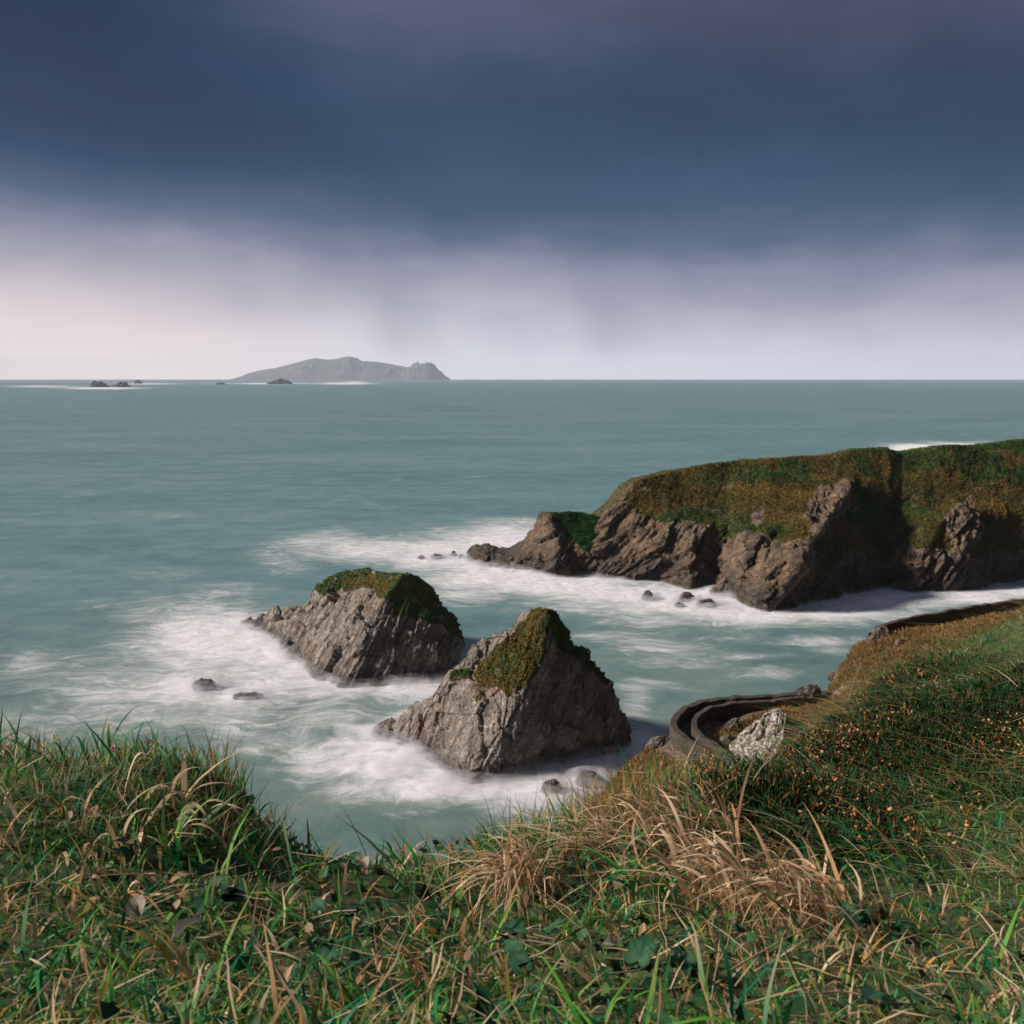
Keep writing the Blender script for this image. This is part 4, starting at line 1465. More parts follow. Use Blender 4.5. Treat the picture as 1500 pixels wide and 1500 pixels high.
def grass_layer(n, wgt, hmin, hmax, wmin, wmax, tan_bias, seed, lean_dir, lean_sd, reach, droop, K=5):
    r = np.random.default_rng(seed)
    p, nn_, _ = sample_surface(VBk, FBk, wgt, n, r)
    nn_ = np.where(nn_[:, 2:3] < 0, -nn_, nn_)
    d = np.linalg.norm(p - F3([0, 0, H]), axis=1)
    ang = np.arctan2(lean_dir[1], lean_dir[0]) + r.normal(0, lean_sd, n)
    lean = np.stack([np.cos(ang), np.sin(ang), ang * 0], 1)
    hgt = r.uniform(hmin, hmax, n) * (0.8 + 0.35 * fbm(p * 3, 2, seed))
    pat = fbm(p * F3([2.0, 2.0, 2.0]), 3, seed + 3)
    k1 = (r.random(n) + pat * 0.45 + tan_bias(p)) > 0.69
    cg_ = np.where(r.random((n, 1)) < 0.4, green1, np.where(r.random((n, 1)) < 0.5, green2, green3))
    ct_ = np.where(r.random((n, 1)) < 0.45, tan1, np.where(r.random((n, 1)) < 0.5, tan2, tan3))
    c = np.where(k1[:, None], ct_, cg_) * r.uniform(0.6, 1.3, (n, 1))
    tip = np.where((r.random(n) < 0.35)[:, None], ct_, c)
    w = r.uniform(wmin, wmax, n)
    return blades(p - F3([0, 0, 0.01]), lean, hgt, hgt * r.uniform(reach[0], reach[1], n), w, c, r.uniform(droop[0], droop[1], n), seed + 1, K, tip=tip)


def bank_weight(fn):
    return np.where(vis, fn(bpx, bpy_, dist_b), 0.0)


def tb(p):
    qx, qy = pix(p)
    return 0.10 * sstep(qx, 500, 900) * sstep(qy, 1280, 1380) + 0.10 * sstep(qx, 1000, 1100) * sstep(qy, 1330, 1380) - 0.12 * sstep(qx, 1050, 1150) * sstep(qy, 1330, 1230) - 0.06 * sstep(qy, 1400, 1500)


sets = []
inv2 = lambda d: 1.0 / np.maximum(d, 1.0) ** 1.1
# short dense sward
clump = sstep(fbm(VBk * F3([7, 7, 0]), 3, 555), -0.35, 0.25)
sets.append(grass_layer(95000, bank_weight(lambda x, y, d: inv2(d)), 0.010, 0.034, 0.0016, 0.0034, lambda p: tb(p) - 0.05, 690, (-0.5, 0.2), 1.6, (0.2, 1.4), (0.0, 0.5), 4))
sets.append(grass_layer(56000, bank_weight(lambda x, y, d: inv2(d) * (0.25 + 0.75 * clump)), 0.02, 0.075, 0.0018, 0.0062, tb, 700, (-0.5, 0.2), 1.5, (0.3, 1.3), (0.0, 0.5)))
# medium blades
sets.append(grass_layer(13000, bank_weight(lambda x, y, d: inv2(d) * (0.3 + 0.7 * clump)), 0.05, 0.13, 0.0020, 0.0064, tb, 710, (-0.7, 0.3), 1.3, (0.4, 1.4), (0.1, 0.7), 6))
# long fine grass sweeping across the right-hand bank
sets.append(grass_layer(11000, bank_weight(lambda x, y, d: sstep(x, 1020, 1180) * sstep(y, 1400, 1300)), 0.14, 0.28, 0.0020, 0.0042, lambda p: tb(p) + 0.20, 720, (-0.85, 0.25), 0.45, (0.7, 1.7), (0.2, 0.7), 7))
sets.append(grass_layer(3600, bank_weight(lambda x, y, d: inv2(d) * sstep(x, 1200, 1000) + 0.25 * inv2(d)), 0.09, 0.19, 0.0035, 0.0085, lambda p: tb(p) - 0.02, 725, (-0.5, 0.3), 1.2, (0.3, 1.2), (0.1, 0.7), 7))
# longer fringe on the brink
sets.append(grass_layer(5000, bank_weight(lambda x, y, d: (y < 1260) * 1.0 * sstep(x, 1200, 1050) * (d < 3.4)), 0.06, 0.15, 0.0016, 0.003, lambda p: 0.06 + 0 * p[:, 0], 730, (-0.4, 0.6), 1.2, (0.2, 1.0), (0.0, 0.4), 6))
V, Fc, C = cat_sets(sets)
go = mesh_np('grass', V, Fc, M_LEAF, cols={'Col': C})
go['kind'] = 'stuff'
# straw litter lying flat in the sward
r = np.random.default_rng(740)
n = 2000
p, nn_, _ = sample_surface(VBk, FBk, bank_weight(lambda x, y, d: inv2(d) * (0.4 + 0.6 * sstep(y, 1250, 1400))), n, r)
ang = r.uniform(0, 2 * math.pi, n)
L = r.uniform(0.04, 0.15, n)
V, Fc, C = blades(p + F3([0, 0, 1.0]) * r.uniform(0.015, 0.07, n)[:, None], np.stack([np.cos(ang), np.sin(ang), ang * 0], 1), L * r.uniform(-0.1, 0.35, n), L, r.uniform(0.0014, 0.0046, n),
                  np.where(r.random((n, 1)) < 0.5, tan1, tan2) * r.uniform(0.5, 1.25, (n, 1)), r.uniform(0, 1.0, n), 741, 5, power=1.0)
lo = mesh_np('straw_litter', V, Fc, M_LEAF, cols={'Col': C})
lo['kind'] = 'stuff'




def leaf_litter(name, n, size, colfn, wgt, seed, lobed, lift, mat):
    """many small leaves scattered through the sward as one mesh"""
    r_l = np.random.default_rng(seed)
    pl, _, _ = sample_surface(VBk, FBk, wgt, n, r_l)
    Vs_, Ts_, Cs_, o_l = [], [], [], 0
    for i_ in range(n):
        V_, T_ = leaf_shape(r_l.uniform(*size), lobed, r_l.uniform(-0.1, 0.5), 13)
        V_ = rot(V_, r_l.uniform(0, 6.283), r_l.normal(0.35, 0.4), r_l.normal(0, 0.4)) + pl[i_] + F3([0, 0, r_l.uniform(*lift)])
        Vs_.append(V_)
        Ts_.append(T_ + o_l)
        Cs_.append(np.repeat(colfn(r_l)[None], len(V_), 0) * (0.85 + 0.3 * r_l.random((len(V_), 1))))
        o_l += len(V_)
    ob = mesh_np(name, np.concatenate(Vs_), np.concatenate(Ts_), mat, cols={'Col': np.concatenate(Cs_)})
    ob['kind'] = 'stuff'


def ground_at(px_, py_):
    d = rays(px_, py_)
    ks = np.linspace(0.8, 8.5, 1500)
    Q = F3([0, 0, H]) + d[None] * ks[:, None]
    b_ = Q[:, 2] < bank_f(Q[:, 0], Q[:, 1])
    return Q[np.argmax(b_)] if b_.any() else Q[-1]


def tussock(px_, py_, n, hgt, reach, spread, colr, label, name, cat, seed, lean=(-1, 0.1), sd=0.5, width=(0.004, 0.008), droop=(0.3, 0.9), group=None, K=10, power=1.7, mix=None):
    r = np.random.default_rng(seed)
    g = ground_at(px_, py_)
    rad = spread * np.sqrt(r.random(n))
    a0 = r.uniform(0, 2 * math.pi, n)
    root = np.stack([g[0] + rad * np.cos(a0), g[1] + rad * np.sin(a0), a0 * 0], 1)
    root[:, 2] = bank_f(root[:, 0], root[:, 1]) - 0.01
    ang = math.atan2(lean[1], lean[0]) + r.normal(0, sd, n)
    ln = np.stack([np.cos(ang), np.sin(ang), ang * 0], 1)
    h = r.uniform(*hgt, n)
    rc = r.uniform(*reach, n)
    c = np.array(colr)[r.integers(0, len(colr), n)] * r.uniform(0.75, 1.2, (n, 1))
    V, Fc, C = blades(root, ln, h, rc, r.uniform(*width, n), c, r.uniform(*droop, n), seed + 1, K, 0.6, power)
    o = mesh_np(name, V - g, Fc, M_LEAF, cols={'Col': C})
    o.location = g
    return tag(o, label, cat, group)


dry = [tan1, tan2, tan2, G([0.42, 0.27, 0.16])]
grn = [green2, green3, G([0.03, 0.16, 0.05])]
tussock(765, 1305, 120, (0.13, 0.25), (0.08, 0.24), 0.06, dry, 'dry tan tussock drooping like a fountain at the middle of the brink', 'dry_tussock', 'grass tussock', 801, (-0.6, 0.1), 1.2, droop=(0.7, 1.5), width=(0.0025, 0.006))
tussock(1015, 1265, 85, (0.17, 0.34), (0.08, 0.24), 0.15, dry, 'tall dry tan tussock arching up in front of the retaining wall', 'dry_tussock', 'grass tussock', 802, (-0.8, 0.2), 0.8, droop=(0.3, 1.0), width=(0.005, 0.010))
tussock(1110, 1335, 90, (0.15, 0.29), (0.08, 0.24), 0.15, dry, 'dense dry tan tussock of broad bent blades right of the tall one', 'dry_tussock', 'grass tussock', 803, (-0.9, 0.25), 0.7, droop=(0.3, 0.95), width=(0.005, 0.011))
tussock(1205, 1350, 70, (0.11, 0.23), (0.08, 0.22), 0.12, dry, 'dry tan tussock swept leftwards, lowest on the right side', 'dry_tussock', 'grass tussock', 804, (-0.9, 0.4), 0.8, droop=(0.2, 0.9), width=(0.004, 0.009))
tussock(920, 1260, 50, (0.12, 0.22), (0.16, 0.40), 0.10, dry, 'dry tan tussock with long flat blades between the fountain and the tall one', 'dry_tussock', 'grass tussock', 805, (-1, 0.05), 0.5, droop=(0.5, 1.0), width=(0.003, 0.006))
tussock(905, 1205, 220, (0.08, 0.20), (0.02, 0.10), 0.16, [tan3, tan1, G([0.30, 0.2, 0.07])], 'wispy ochre grass tuft on the brink left of the retaining wall', 'dry_tussock', 'grass tussock', 806, (-0.5, 0.5), 1.0, droop=(0, 0.3), width=(0.0012, 0.0026))
tussock(965, 1185, 220, (0.06, 0.16), (0.02, 0.10), 0.18, [tan3, tan1, G([0.30, 0.2, 0.07])], 'wispy ochre grass tuft right under the retaining wall', 'dry_tussock', 'grass tussock', 807, (-0.5, 0.5), 1.0, droop=(0, 0.3), width=(0.0014, 0.003))
tussock(225, 1215, 22, (0.15, 0.24), (0.05, 0.15), 0.13, [tan2, G([0.52, 0.38, 0.24])], 'few pale curled dry blades on top of the left hump', 'dry_tussock', 'grass tussock', 808, (0.8, -0.2), 0.9, droop=(0.35, 0.9), width=(0.008, 0.015))
tussock(175, 1290, 22, (0.10, 0.17), (0.06, 0.16), 0.12, [tan1, tan2], 'brown curled dry blades at the left edge of the bank', 'dry_tussock', 'grass tussock', 809, (0.7, -0.6), 0.8, droop=(0.6, 1.4), width=(0.006, 0.012))
tussock(330, 1155, 80, (0.10, 0.19), (0.02, 0.07), 0.05, [tan3, tan1, green2], 'thin yellowish grass tuft on the right shoulder of the left hump', 'dry_tussock', 'grass tussock', 810, (-0.2, 0.3), 1.5, droop=(0, 0.3), width=(0.0012, 0.0026))
tussock(345, 1215, 90, (0.03, 0.09), (0.08, 0.16), 0.07, [tan3, G([0.20, 0.09, 0.04]), tan1], 'reddish brown flattened tuft hanging over the edge of the left hump', 'dry_tussock', 'grass tussock', 811, (-1, 0.3), 0.5, droop=(0, 0.6), width=(0.0014, 0.003))
GB = 'broad green blades'
tussock(255, 1250, 5, (0.10, 0.15), (0.08, 0.15), 0.03, grn, 'broad green blades slanting up to the right across the left hump', 'green_clump', 'grass clump', 821, (1, 0.3), 0.25, width=(0.009, 0.014), droop=(0.0, 0.25))
tussock(215, 1345, 9, (0.03, 0.08), (0.08, 0.15), 0.06, grn, 'low broad green blades lying flat at the lower left', 'green_clump', 'grass clump', 822, (1, 0.2), 0.9, width=(0.007, 0.012), droop=(0.2, 0.8))
tussock(965, 1330, 12, (0.14, 0.24), (0.10, 0.22), 0.05, grn, 'bright green blades bent in an arch below the flat dry tussock', 'green_clump', 'grass clump', 823, (-0.9, 0.1), 0.4, width=(0.005, 0.009), droop=(0.3, 1.0))
tussock(1040, 1245, 12, (0.14, 0.26), (0.12, 0.30), 0.10, grn, 'tall green blades mixed through the tall dry tussock', 'green_clump', 'grass clump', 824, (-0.8, 0.1), 0.6, width=(0.006, 0.011), droop=(0.1, 0.7))
tussock(1180, 1275, 9, (0.12, 0.22), (0.04, 0.20), 0.08, grn, 'upright green blades beside the dark bank on the right', 'green_clump', 'grass clump', 825, (-0.7, 0.0), 0.6, width=(0.006, 0.011), droop=(0.0, 0.4))
tussock(700, 1215, 8, (0.06, 0.10), (0.02, 0.06), 0.04, grn, 'small green tuft standing on the brink left of the fountain tussock', 'green_clump', 'grass clump', 826, (-0.4, 0.2), 0.9, width=(0.004, 0.007), droop=(0.0, 0.3))
tussock(1300, 1290, 80, (0.10, 0.24), (0.06, 0.2), 0.18, [green1, green2, green3], 'dense dark green grass clump at the right edge of the bank', 'green_clump', 'grass clump', 827, (-0.8, 0.3), 0.5, width=(0.002, 0.005), droop=(0.1, 0.7))

# ---- long straw stalks
M_STRAW, k, b, o_ = material('straw')
k.l.new(k.ramp(k.noise(k.new('ShaderNodeNewGeometry').outputs['Position'], 40, 3, 0.5), [(0.3, (0.30, 0.19, 0.09)), (0.7, (0.46, 0.33, 0.19))]), b.inputs['Base Color'])
b.inputs['Roughness'].default_value = 0.6
M_TWIG, k, b, o_ = material('twig_bark')
k.l.new(k.ramp(k.noise(k.new('ShaderNodeNewGeometry').outputs['Position'], 30, 4, 0.6), [(0.3, (0.14, 0.10, 0.075)), (0.7, (0.34, 0.27, 0.21))]), b.inputs['Base Color'])
b.inputs['Roughness'].default_value = 0.8


def tube(pts, r0, r1, sides=6):
    pts = np.array(pts, float)
    n = len(pts)
    td = norm(np.gradient(pts, axis=0))
    a = norm(np.cross(td, F3([0.3, 0.2, 1.0])))
    b2 = np.cross(td, a)
    rad = np.linspace(r0, r1, n)
    an = np.linspace(0, 2 * math.pi, sides + 1)[:-1]
    V = pts[:, None] + rad[:, None, None] * (np.cos(an)[None, :, None] * a[:, None] + np.sin(an)[None, :, None] * b2[:, None])
    idx = np.arange(n * sides).reshape(n, sides)
    nx_ = np.roll(idx, -1, 1)
    Fc = np.stack([idx[:-1], nx_[:-1], nx_[1:], idx[1:]], -1).reshape(-1, 4)
    return V.reshape(-1, 3), Fc


def stalk(p0, p1, lift, rad, label, name='straw_stalk', cat='stalk', mat=None, sag=0.0, seed=0, tipr=0.5):
    a = ground_at(*p0) + F3([0, 0, lift[0]])
    b2 = ground_at(*p1) + F3([0, 0, lift[1]])
    q = np.linspace(0, 1, 14)[:, None]
    pts = a * (1 - q) + b2 * q + F3([0, 0, 1.0]) * (np.sin(q * math.pi) * sag)
    pts = pts + np.stack([vnoise(np.concatenate([q * 4, q * 0 + i, q * 0 + seed], 1), i) for i in range(3)], 1) * 0.006
    V, Fc = tube(pts, rad, rad * tipr)
    o = mesh_np(name, V - a, Fc, mat or M_STRAW)
    o.location = a
    return tag(o, label, cat)


stalk((1065, 1475), (1300, 1378), (0.06, 0.09), 0.0016, 'long pale straw stalk lying diagonally at the lower right', seed=1, sag=0.02)
stalk((560, 1480), (640, 1345), (0.05, 0.10), 0.0013, 'straight brown straw stalk leaning right below the middle of the brink', seed=2)
stalk((1040, 1500), (1075, 1385), (0.04, 0.12), 0.0013, 'thin upright straw stalk crossing the lower end of the long one', seed=3)
stalk((975, 1460), (965, 1340), (0.03, 0.10), 0.0015, 'upright straw stalk left of the long diagonal one', seed=4)
stalk((290, 1365), (345, 1310), (0.04, 0.07), 0.0014, 'short straw stalk beside the curled leaf on the left', seed=5)

# ---- ivy sprigs and dead leaves
M_IVY, k, b, o_ = material('ivy_leaf')
c_ = k.new('ShaderNodeAttribute', attribute_name='Col').outputs['Color']
k.l.new(c_, b.inputs['Base Color'])
b.inputs['Roughness'].default_value = 0.62
b.inputs['Specular IOR Level'].default_value = 0.15


def leaf_shape(size, lobed=True, cup=0.15, nseg=28):
    """flat lobed leaf with a midrib fold, stalk at the origin, tip along +y"""
    an = np.linspace(0, 2 * math.pi, nseg, endpoint=False)
    if lobed:
        key_a = np.radians([-180, -150, -118, -85, -52, -22, 0, 22, 52, 85, 118, 150, 180])
        key_r = [0.12, 0.52, 0.60, 0.42, 0.68, 0.55, 1.0, 0.55, 0.68, 0.42, 0.60, 0.52, 0.12]
    else:
        key_a = np.radians([-180, -140, -90, -40, 0, 40, 90, 140, 180])
        key_r = [0.10, 0.30, 0.36, 0.60, 1.0, 0.60, 0.36, 0.30, 0.10]
    aa = (an + math.pi) % (2 * math.pi) - math.pi
    rr = np.interp(aa, key_a, key_r)
    x = np.sin(aa) * rr
    y = np.cos(aa) * rr + 0.35
    z = np.abs(x) * cup - 0.12 * (y - 0.4) ** 2
    V = np.concatenate([[[0, 0.35, -0.01]], np.stack([x, y, z], 1)])
    Vm = np.stack([x * 0.5, (y - 0.35) * 0.5 + 0.35, z * 0.4], 1)
    V = np.concatenate([V, Vm]) * size
    i = np.arange(nseg)
    j = (i + 1) % nseg
    T = np.concatenate([np.stack([0 * i, 1 + nseg + i, 1 + nseg + j], 1), np.stack([1 + nseg + i, 1 + i, 1 + j], 1), np.stack([1 + nseg + i, 1 + j, 1 + nseg + j], 1)])
    return V, T


def rot(V, yaw, pitch, roll):
    cy, sy = math.cos(yaw), math.sin(yaw)
    cp, sp_ = math.cos(pitch), math.sin(pitch)
    cr, sr = math.cos(roll), math.sin(roll)
    Rz = F3([[cy, -sy, 0], [sy, cy, 0], [0, 0, 1]])
    Rx = F3([[1, 0, 0], [0, cp, -sp_], [0, sp_, cp]])
    Ry = F3([[cr, 0, sr], [0, 1, 0], [-sr, 0, cr]])
    return V @ (Rz @ Rx @ Ry).T


leaf_litter('ground_leaves', 2600, (0.008, 0.024), lambda r_l: (G([0.014, 0.065, 0.026]) if r_l.random() < 0.6 else G([0.035, 0.09, 0.022])) * r_l.uniform(0.5, 1.8) + G([0.02, 0.01, 0]) * r_l.random(), bank_weight(lambda x, y, d: inv2(d) * (1.1 - clump) * sstep(y, 1180, 1240)), 745, True, (0.015, 0.055), M_IVY)
leaf_litter('dry_leaf_litter', 420, (0.006, 0.018), lambda r_l: (G([0.42, 0.28, 0.18]) if r_l.random() < 0.6 else G([0.30, 0.16, 0.09])) * r_l.uniform(0.5, 1.25), bank_weight(lambda x, y, d: inv2(d) * sstep(y, 1160, 1240)), 746, False, (0.02, 0.06), M_LEAF)


def ivy(px_, py_, n, size, label, seed, lift=0.055, spread=0.05):
    r = np.random.default_rng(seed)
    g = ground_at(px_, py_)
    root = empty('ivy_sprig', g)
    tag(root, label, 'ivy')
    pts = [g + F3([0, 0, lift - 0.02])]
    d = r.uniform(0, 2 * math.pi)
    for i in range(n):
        d += r.normal(0, 0.8)
        q = pts[-1] + F3([math.cos(d), math.sin(d) * 0.8, r.normal(0, 0.12)]) * spread
        q[2] = bank_f(q[0], q[1]) + lift - 0.02
        pts.append(q)
    V, Fc = tube(resample_n(pts, 14), 0.0016, 0.001, 5)
    mesh_np('stem', V, Fc, M_TWIG, root)
    for i in range(n):
        V, T = leaf_shape(size * r.uniform(0.65, 1.1), True, r.uniform(0.0, 0.25))
        V = rot(V, r.uniform(0, 2 * math.pi), r.uniform(-0.1, 0.75), r.normal(0, 0.3)) + pts[i + 1] + F3([0, 0, 0.012])
        base = G([0.010, 0.045, 0.022]) * r.uniform(0.8, 1.7)
        k_ = np.linalg.norm(V - V[0], axis=1) / size
        c = base[None] * (1 + 0.25 * r.random((len(V), 1))) + G([0.03, 0.045, 0.03]) * (np.abs(k_ - 0.25) < 0.12)[:, None]
        mesh_np('leaf', V, T, M_IVY, root, cols={'Col': c})
    return root


ivy(335, 1305, 3, 0.040, 'dark ivy sprig with a pale-veined leaf left of the middle', 901)
ivy(500, 1318, 4, 0.034, 'ivy sprig on the brink beside a pale dead leaf', 902)
ivy(245, 1400, 4, 0.045, 'largest ivy sprig among grey leaves at the lower left', 903)
ivy(850, 1420, 4, 0.040, 'dark ivy sprig below the fountain tussock', 904)
ivy(890, 1455, 4, 0.044, 'broad ivy leaves at the bottom right of the middle', 905)
ivy(1190, 1485, 3, 0.040, 'ivy sprig at the bottom edge on the right', 906)
ivy(1310, 1375, 3, 0.036, 'ivy sprig under the far end of the long straw stalk', 907)
ivy(240, 1265, 3, 0.034, 'ivy leaves under the broad green blades on the left hump', 908)
ivy(560, 1420, 4, 0.030, 'small-leaved ivy sprig low in the middle of the sward', 909)
ivy(420, 1360, 3, 0.030, 'small ivy sprig between the left leaves and the middle stalk', 910)
ivy(770, 1475, 4, 0.038, 'ivy sprig at the bottom edge in the middle', 911)


def dead_leaf(px_, py_, size, col, label, seed, lift=0.06):
    r = np.random.default_rng(seed)
    g = ground_at(px_, py_) + F3([0, 0, lift])
    V, T = leaf_shape(size, False, r.uniform(0.3, 0.7))
    V[:, 2] += np.sin(V[:, 1] / size * 2.4) * size * 0.22 + vnoise(V / size * 3.0 + seed, 3) * size * 0.10
    V = rot(V, r.uniform(0, 2 * math.pi), r.uniform(0.2, 0.9), r.normal(0, 0.5))
    c = np.array(col)[None] * (0.8 + 0.4 * r.random((len(V), 1)))
    o = mesh_np('dead_leaf', V, T, M_LEAF, cols={'Col': c})
    o.location = g
    return tag(o, label, 'leaf')


dead_leaf(290, 1330, 0.038, (0.42, 0.28, 0.16), 'long curled tan dead leaf lying on the left of the bank', 921)
dead_leaf(205, 1395, 0.038, (0.34, 0.29, 0.24), 'grey folded dead leaf at the lower left', 922)
dead_leaf(262, 1430, 0.036, (0.22, 0.19, 0.17), 'grey-brown flat dead leaf beside the largest ivy sprig', 923)
dead_leaf(430, 1468, 0.034, (0.42, 0.28, 0.18), 'pale tan dead leaf at the bottom left of the middle', 924)
dead_leaf(270, 1368, 0.03, (0.40, 0.25, 0.15), 'small tan dead leaf above the grey ones', 925)
dead_leaf(530, 1300, 0.03, (0.38, 0.30, 0.25), 'small pale dead leaf on the brink by the ivy', 926)
dead_leaf(395, 1250, 0.026, (0.42, 0.30, 0.2), 'small tan dead leaf on the foot of the left hump', 927)
dead_leaf(905, 1430, 0.022, (0.40, 0.33, 0.29), 'tiny pinkish dead leaf among the broad ivy leaves', 928)

# ---- feathery dark sprigs on the brink
M_SPRIG, k, b, o_ = material('sprig_green')
b.inputs['Base Color'].default_value = (0.016, 0.055, 0.03, 1)
b.inputs['Roughness'].default_value = 0.7


def sprig(px_, py_, hgt, label, seed):
    r = np.random.default_rng(seed)
    g = ground_at(px_, py_)
    sets = []
    for st_ in range(4):
        d0 = norm(F3([r.normal(0, 0.35), r.normal(0, 0.2), 1.0]))
        L_ = hgt * r.uniform(0.7, 1.1)
        pts = [g + d0 * L_ * q + F3([0.02 * q * q, 0, 0]) for q in np.linspace(0, 1, 8)]
        sets.append(tube(pts, 0.0012, 0.0005, 4))
        for i in range(2, 8):
            for sgn in (-1, 1):
                e = norm(d0 + F3([sgn * 0.8, r.normal(0, 0.4), 0]))
                l2 = L_ * 0.35 * (1.1 - i / 9)
                sets.append(tube([pts[i], pts[i] + e * l2 * 0.6, pts[i] + e * l2 + F3([0, 0, l2 * 0.2])], 0.0007, 0.0004, 4))
    V, Fc = [], []
    o_n = 0
    for v_, f_ in sets:
        V.append(v_)
        Fc.append(f_ + o_n)
        o_n += len(v_)
    o = mesh_np('herb_sprig', np.concatenate(V) - g, np.concatenate(Fc), M_SPRIG)
    o.location = g
    return tag(o, label, 'herb')


sprig(405, 1240, 0.075, 'feathery dark herb sprig at the foot of the left hump, left one', 931)
sprig(440, 1258, 0.10, 'taller feathery dark herb sprig on the brink, right of the other', 932)

# ---- pink flower on the left hump
M_PINK, k, b, o_ = material('pink_petal')
b.inputs['Base Color'].default_value = (0.85, 0.50, 0.47, 1)
b.inputs['Roughness'].default_value = 0.7


def flower(px_, py_, hgt, label, seed):
    r = np.random.default_rng(seed)
    g = ground_at(px_, py_)
    root = empty('pink_flower', g)
    tag(root, label, 'flower')
    top_ = g + F3([r.normal(0, 0.012), 0, hgt])
    V, Fc = tube([g, (g + top_) / 2 + F3([0.004, 0, 0]), top_], 0.0012, 0.0009, 5)
    mesh_np('stem', V, Fc, M_SPRIG, root)
    n = 26
    dirs = norm(r.normal(0, 1, (n, 3)) * F3([1, 1, 0.7]) + F3([0, 0, 0.35]))
    sd_ = norm(np.cross(dirs, r.normal(0, 1, (n, 3))))
    c0 = top_[None] + dirs * 0.003
    c1 = top_[None] + dirs * 0.008
    V = np.stack([c0 - sd_ * 0.002, c0 + sd_ * 0.002, c1 + sd_ * 0.0035, c1 - sd_ * 0.0035], 1).reshape(-1, 3)
    mesh_np('flower_head', V, np.arange(n * 4).reshape(n, 4), M_PINK, root, smooth=False)


flower(208, 1135, 0.085, 'small pink flower head sticking up from the left hump, right one', 941)
flower(186, 1140, 0.075, 'small pink flower head on the left hump, left one', 942)

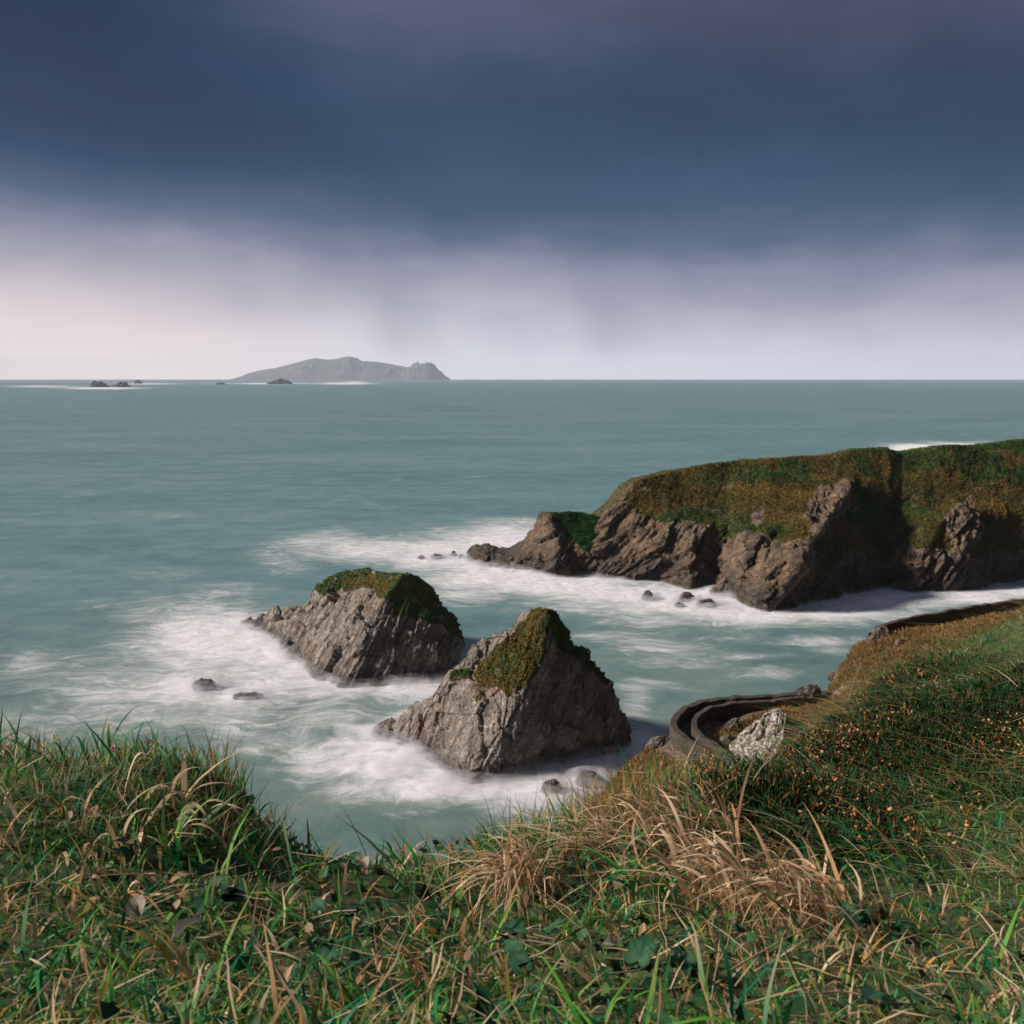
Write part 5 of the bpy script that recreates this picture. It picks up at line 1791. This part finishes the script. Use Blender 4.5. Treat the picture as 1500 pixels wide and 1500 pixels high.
# ---- heath bush with dried orange flower heads on the right bank
M_HEATH = leaf_mat('heath_foliage', 0.15, 0.7)
def bush(spots, rad, label, seed, n_leaf, n_fl):
    r = np.random.default_rng(seed)
    gs = np.array([ground_at(*s_) for s_ in spots])
    root = empty('heath_bush', gs.mean(0))
    tag(root, label, 'bush')
    i = r.integers(0, len(gs), n_leaf)
    p = gs[i] + r.normal(0, 1, (n_leaf, 3)) * F3([rad, rad, 0])
    z_ = bank_f(p[:, 0], p[:, 1])
    top_h = 0.04 + 0.09 * (0.5 + 0.5 * fbm(p * 2.2, 3, seed))
    p[:, 2] = z_ + top_h * r.random(n_leaf) ** 0.6
    dirs = norm(r.normal(0, 0.7, (n_leaf, 3)) + F3([-0.2, 0, 0.8]))
    sd_ = norm(np.cross(dirs, r.normal(0, 1, (n_leaf, 3))))
    L_ = r.uniform(0.015, 0.055, n_leaf)[:, None]
    w_ = 0.0014 + L_ * 0.03
    V = np.stack([p - sd_ * w_ * 0.4, p + dirs * L_ * 0.5 - sd_ * w_, p + dirs * L_, p + dirs * L_ * 0.5 + sd_ * w_], 1).reshape(-1, 3)
    c = np.where(r.random((n_leaf, 1)) < 0.6, G([0.010, 0.045, 0.014]), np.where(r.random((n_leaf, 1)) < 0.5, G([0.028, 0.075, 0.018]), G([0.16, 0.075, 0.024]))) * r.uniform(0.6, 1.4, (n_leaf, 1))
    mesh_np('foliage', V, np.arange(n_leaf * 4).reshape(-1, 4), M_HEATH, root, cols={'Col': np.repeat(c, 4, 0)}, smooth=False)
    # dried flower heads: little clusters of papery bells
    cl = gs[r.integers(0, len(gs), n_fl * 4)] + r.normal(0, 1, (n_fl * 4, 3)) * F3([rad * 1.05, rad * 1.05, 0])
    cl = cl[np.argsort(-fbm(cl * F3([2.6, 2.6, 0]), 3, seed + 2) - 0.35 * r.random(len(cl)))[:n_fl]]
    cl[:, 2] = bank_f(cl[:, 0], cl[:, 1]) + 0.05 + 0.10 * (0.5 + 0.5 * fbm(cl * 2.2, 3, seed)) * r.uniform(0.5, 1.15, n_fl)
    m = 5
    p = np.repeat(cl, m, 0) + r.normal(0, 0.010, (n_fl * m, 3)) * 1.5
    d3 = norm(r.normal(0, 1, (len(p), 3)) + F3([-0.3, -0.2, 0.3]))
    s3 = norm(np.cross(d3, r.normal(0, 1, (len(p), 3))))
    t3 = np.cross(d3, s3)
    sz = np.repeat(r.uniform(0.004, 0.011, n_fl), m)[:, None] * r.uniform(0.7, 1.3, (len(p), 1))
    V = np.stack([p + d3 * sz, p + s3 * sz * .6, p + t3 * sz * .6, p - s3 * sz * .6, p - t3 * sz * .6, p - d3 * sz * .9], 1).reshape(-1, 3)
    b6 = np.arange(len(p))[:, None] * 6
    T = np.concatenate([b6 + np.array(f_)[None] for f_ in ((0, 1, 2), (0, 2, 3), (0, 3, 4), (0, 4, 1), (5, 2, 1), (5, 3, 2), (5, 4, 3), (5, 1, 4))])
    c = np.where(r.random((len(p), 1)) < 0.55, G([0.50, 0.20, 0.075]), G([0.62, 0.36, 0.20])) * r.uniform(0.6, 1.2, (len(p), 1))
    fh = mesh_np('dried_flower', V, T, M_LEAF, root, cols={'Col': np.repeat(c, 6, 0)})
    fh['kind'] = 'stuff'


bush([(1240, 1090), (1290, 1050), (1340, 1010), (1290, 1110), (1350, 1090), (1260, 1150), (1330, 1160), (1400, 1060), (1450, 1020), (1480, 1100), (1400, 1140)], 0.26,
     'dark heath bush dotted with dried orange flowers on the right bank', 951, 80000, 230)
bush([(1170, 1225), (1200, 1230), (1190, 1205), (1150, 1230)], 0.12, 'low patch of heath with fewer orange flowers below the lichen outcrop', 952, 12000, 50)


# ---- bare twigs
def twig(pts_px, lift, rad, label, seed, forks=()):
    pts = [ground_at(x, y) + F3([0, 0, l]) for (x, y), l in zip(pts_px, lift)]
    sets_ = [tube(resample_n(pts, 10), rad, rad * 0.45, 5)]
    for (i, dx_, dy_, dz_) in forks:
        sets_.append(tube([pts[i], pts[i] + F3([dx_, dy_, dz_]) * 0.5 + F3([0, 0, 0.01]), pts[i] + F3([dx_, dy_, dz_])], rad * 0.6, rad * 0.3, 5))
    V, Fc, o_n = [], [], 0
    for v_, f_ in sets_:
        V.append(v_)
        Fc.append(f_ + o_n)
        o_n += len(v_)
    o = mesh_np('bare_twig', np.concatenate(V) - pts[0], np.concatenate(Fc), M_TWIG)
    o.location = pts[0]
    return tag(o, label, 'twig')


twig([(1085, 1190), (1110, 1180), (1135, 1170)], (0.04, 0.11, 0.15), 0.003, 'bare grey twig sticking out in front of the retaining wall', 961, [(1, 0.05, 0, 0.06)])
twig([(1215, 1080), (1240, 1060), (1262, 1030)], (0.05, 0.13, 0.22), 0.004, 'forked bare twig against the upper hillside', 962, [(1, -0.22, 0.0, 0.08), (1, 0.06, 0, 0.22)])
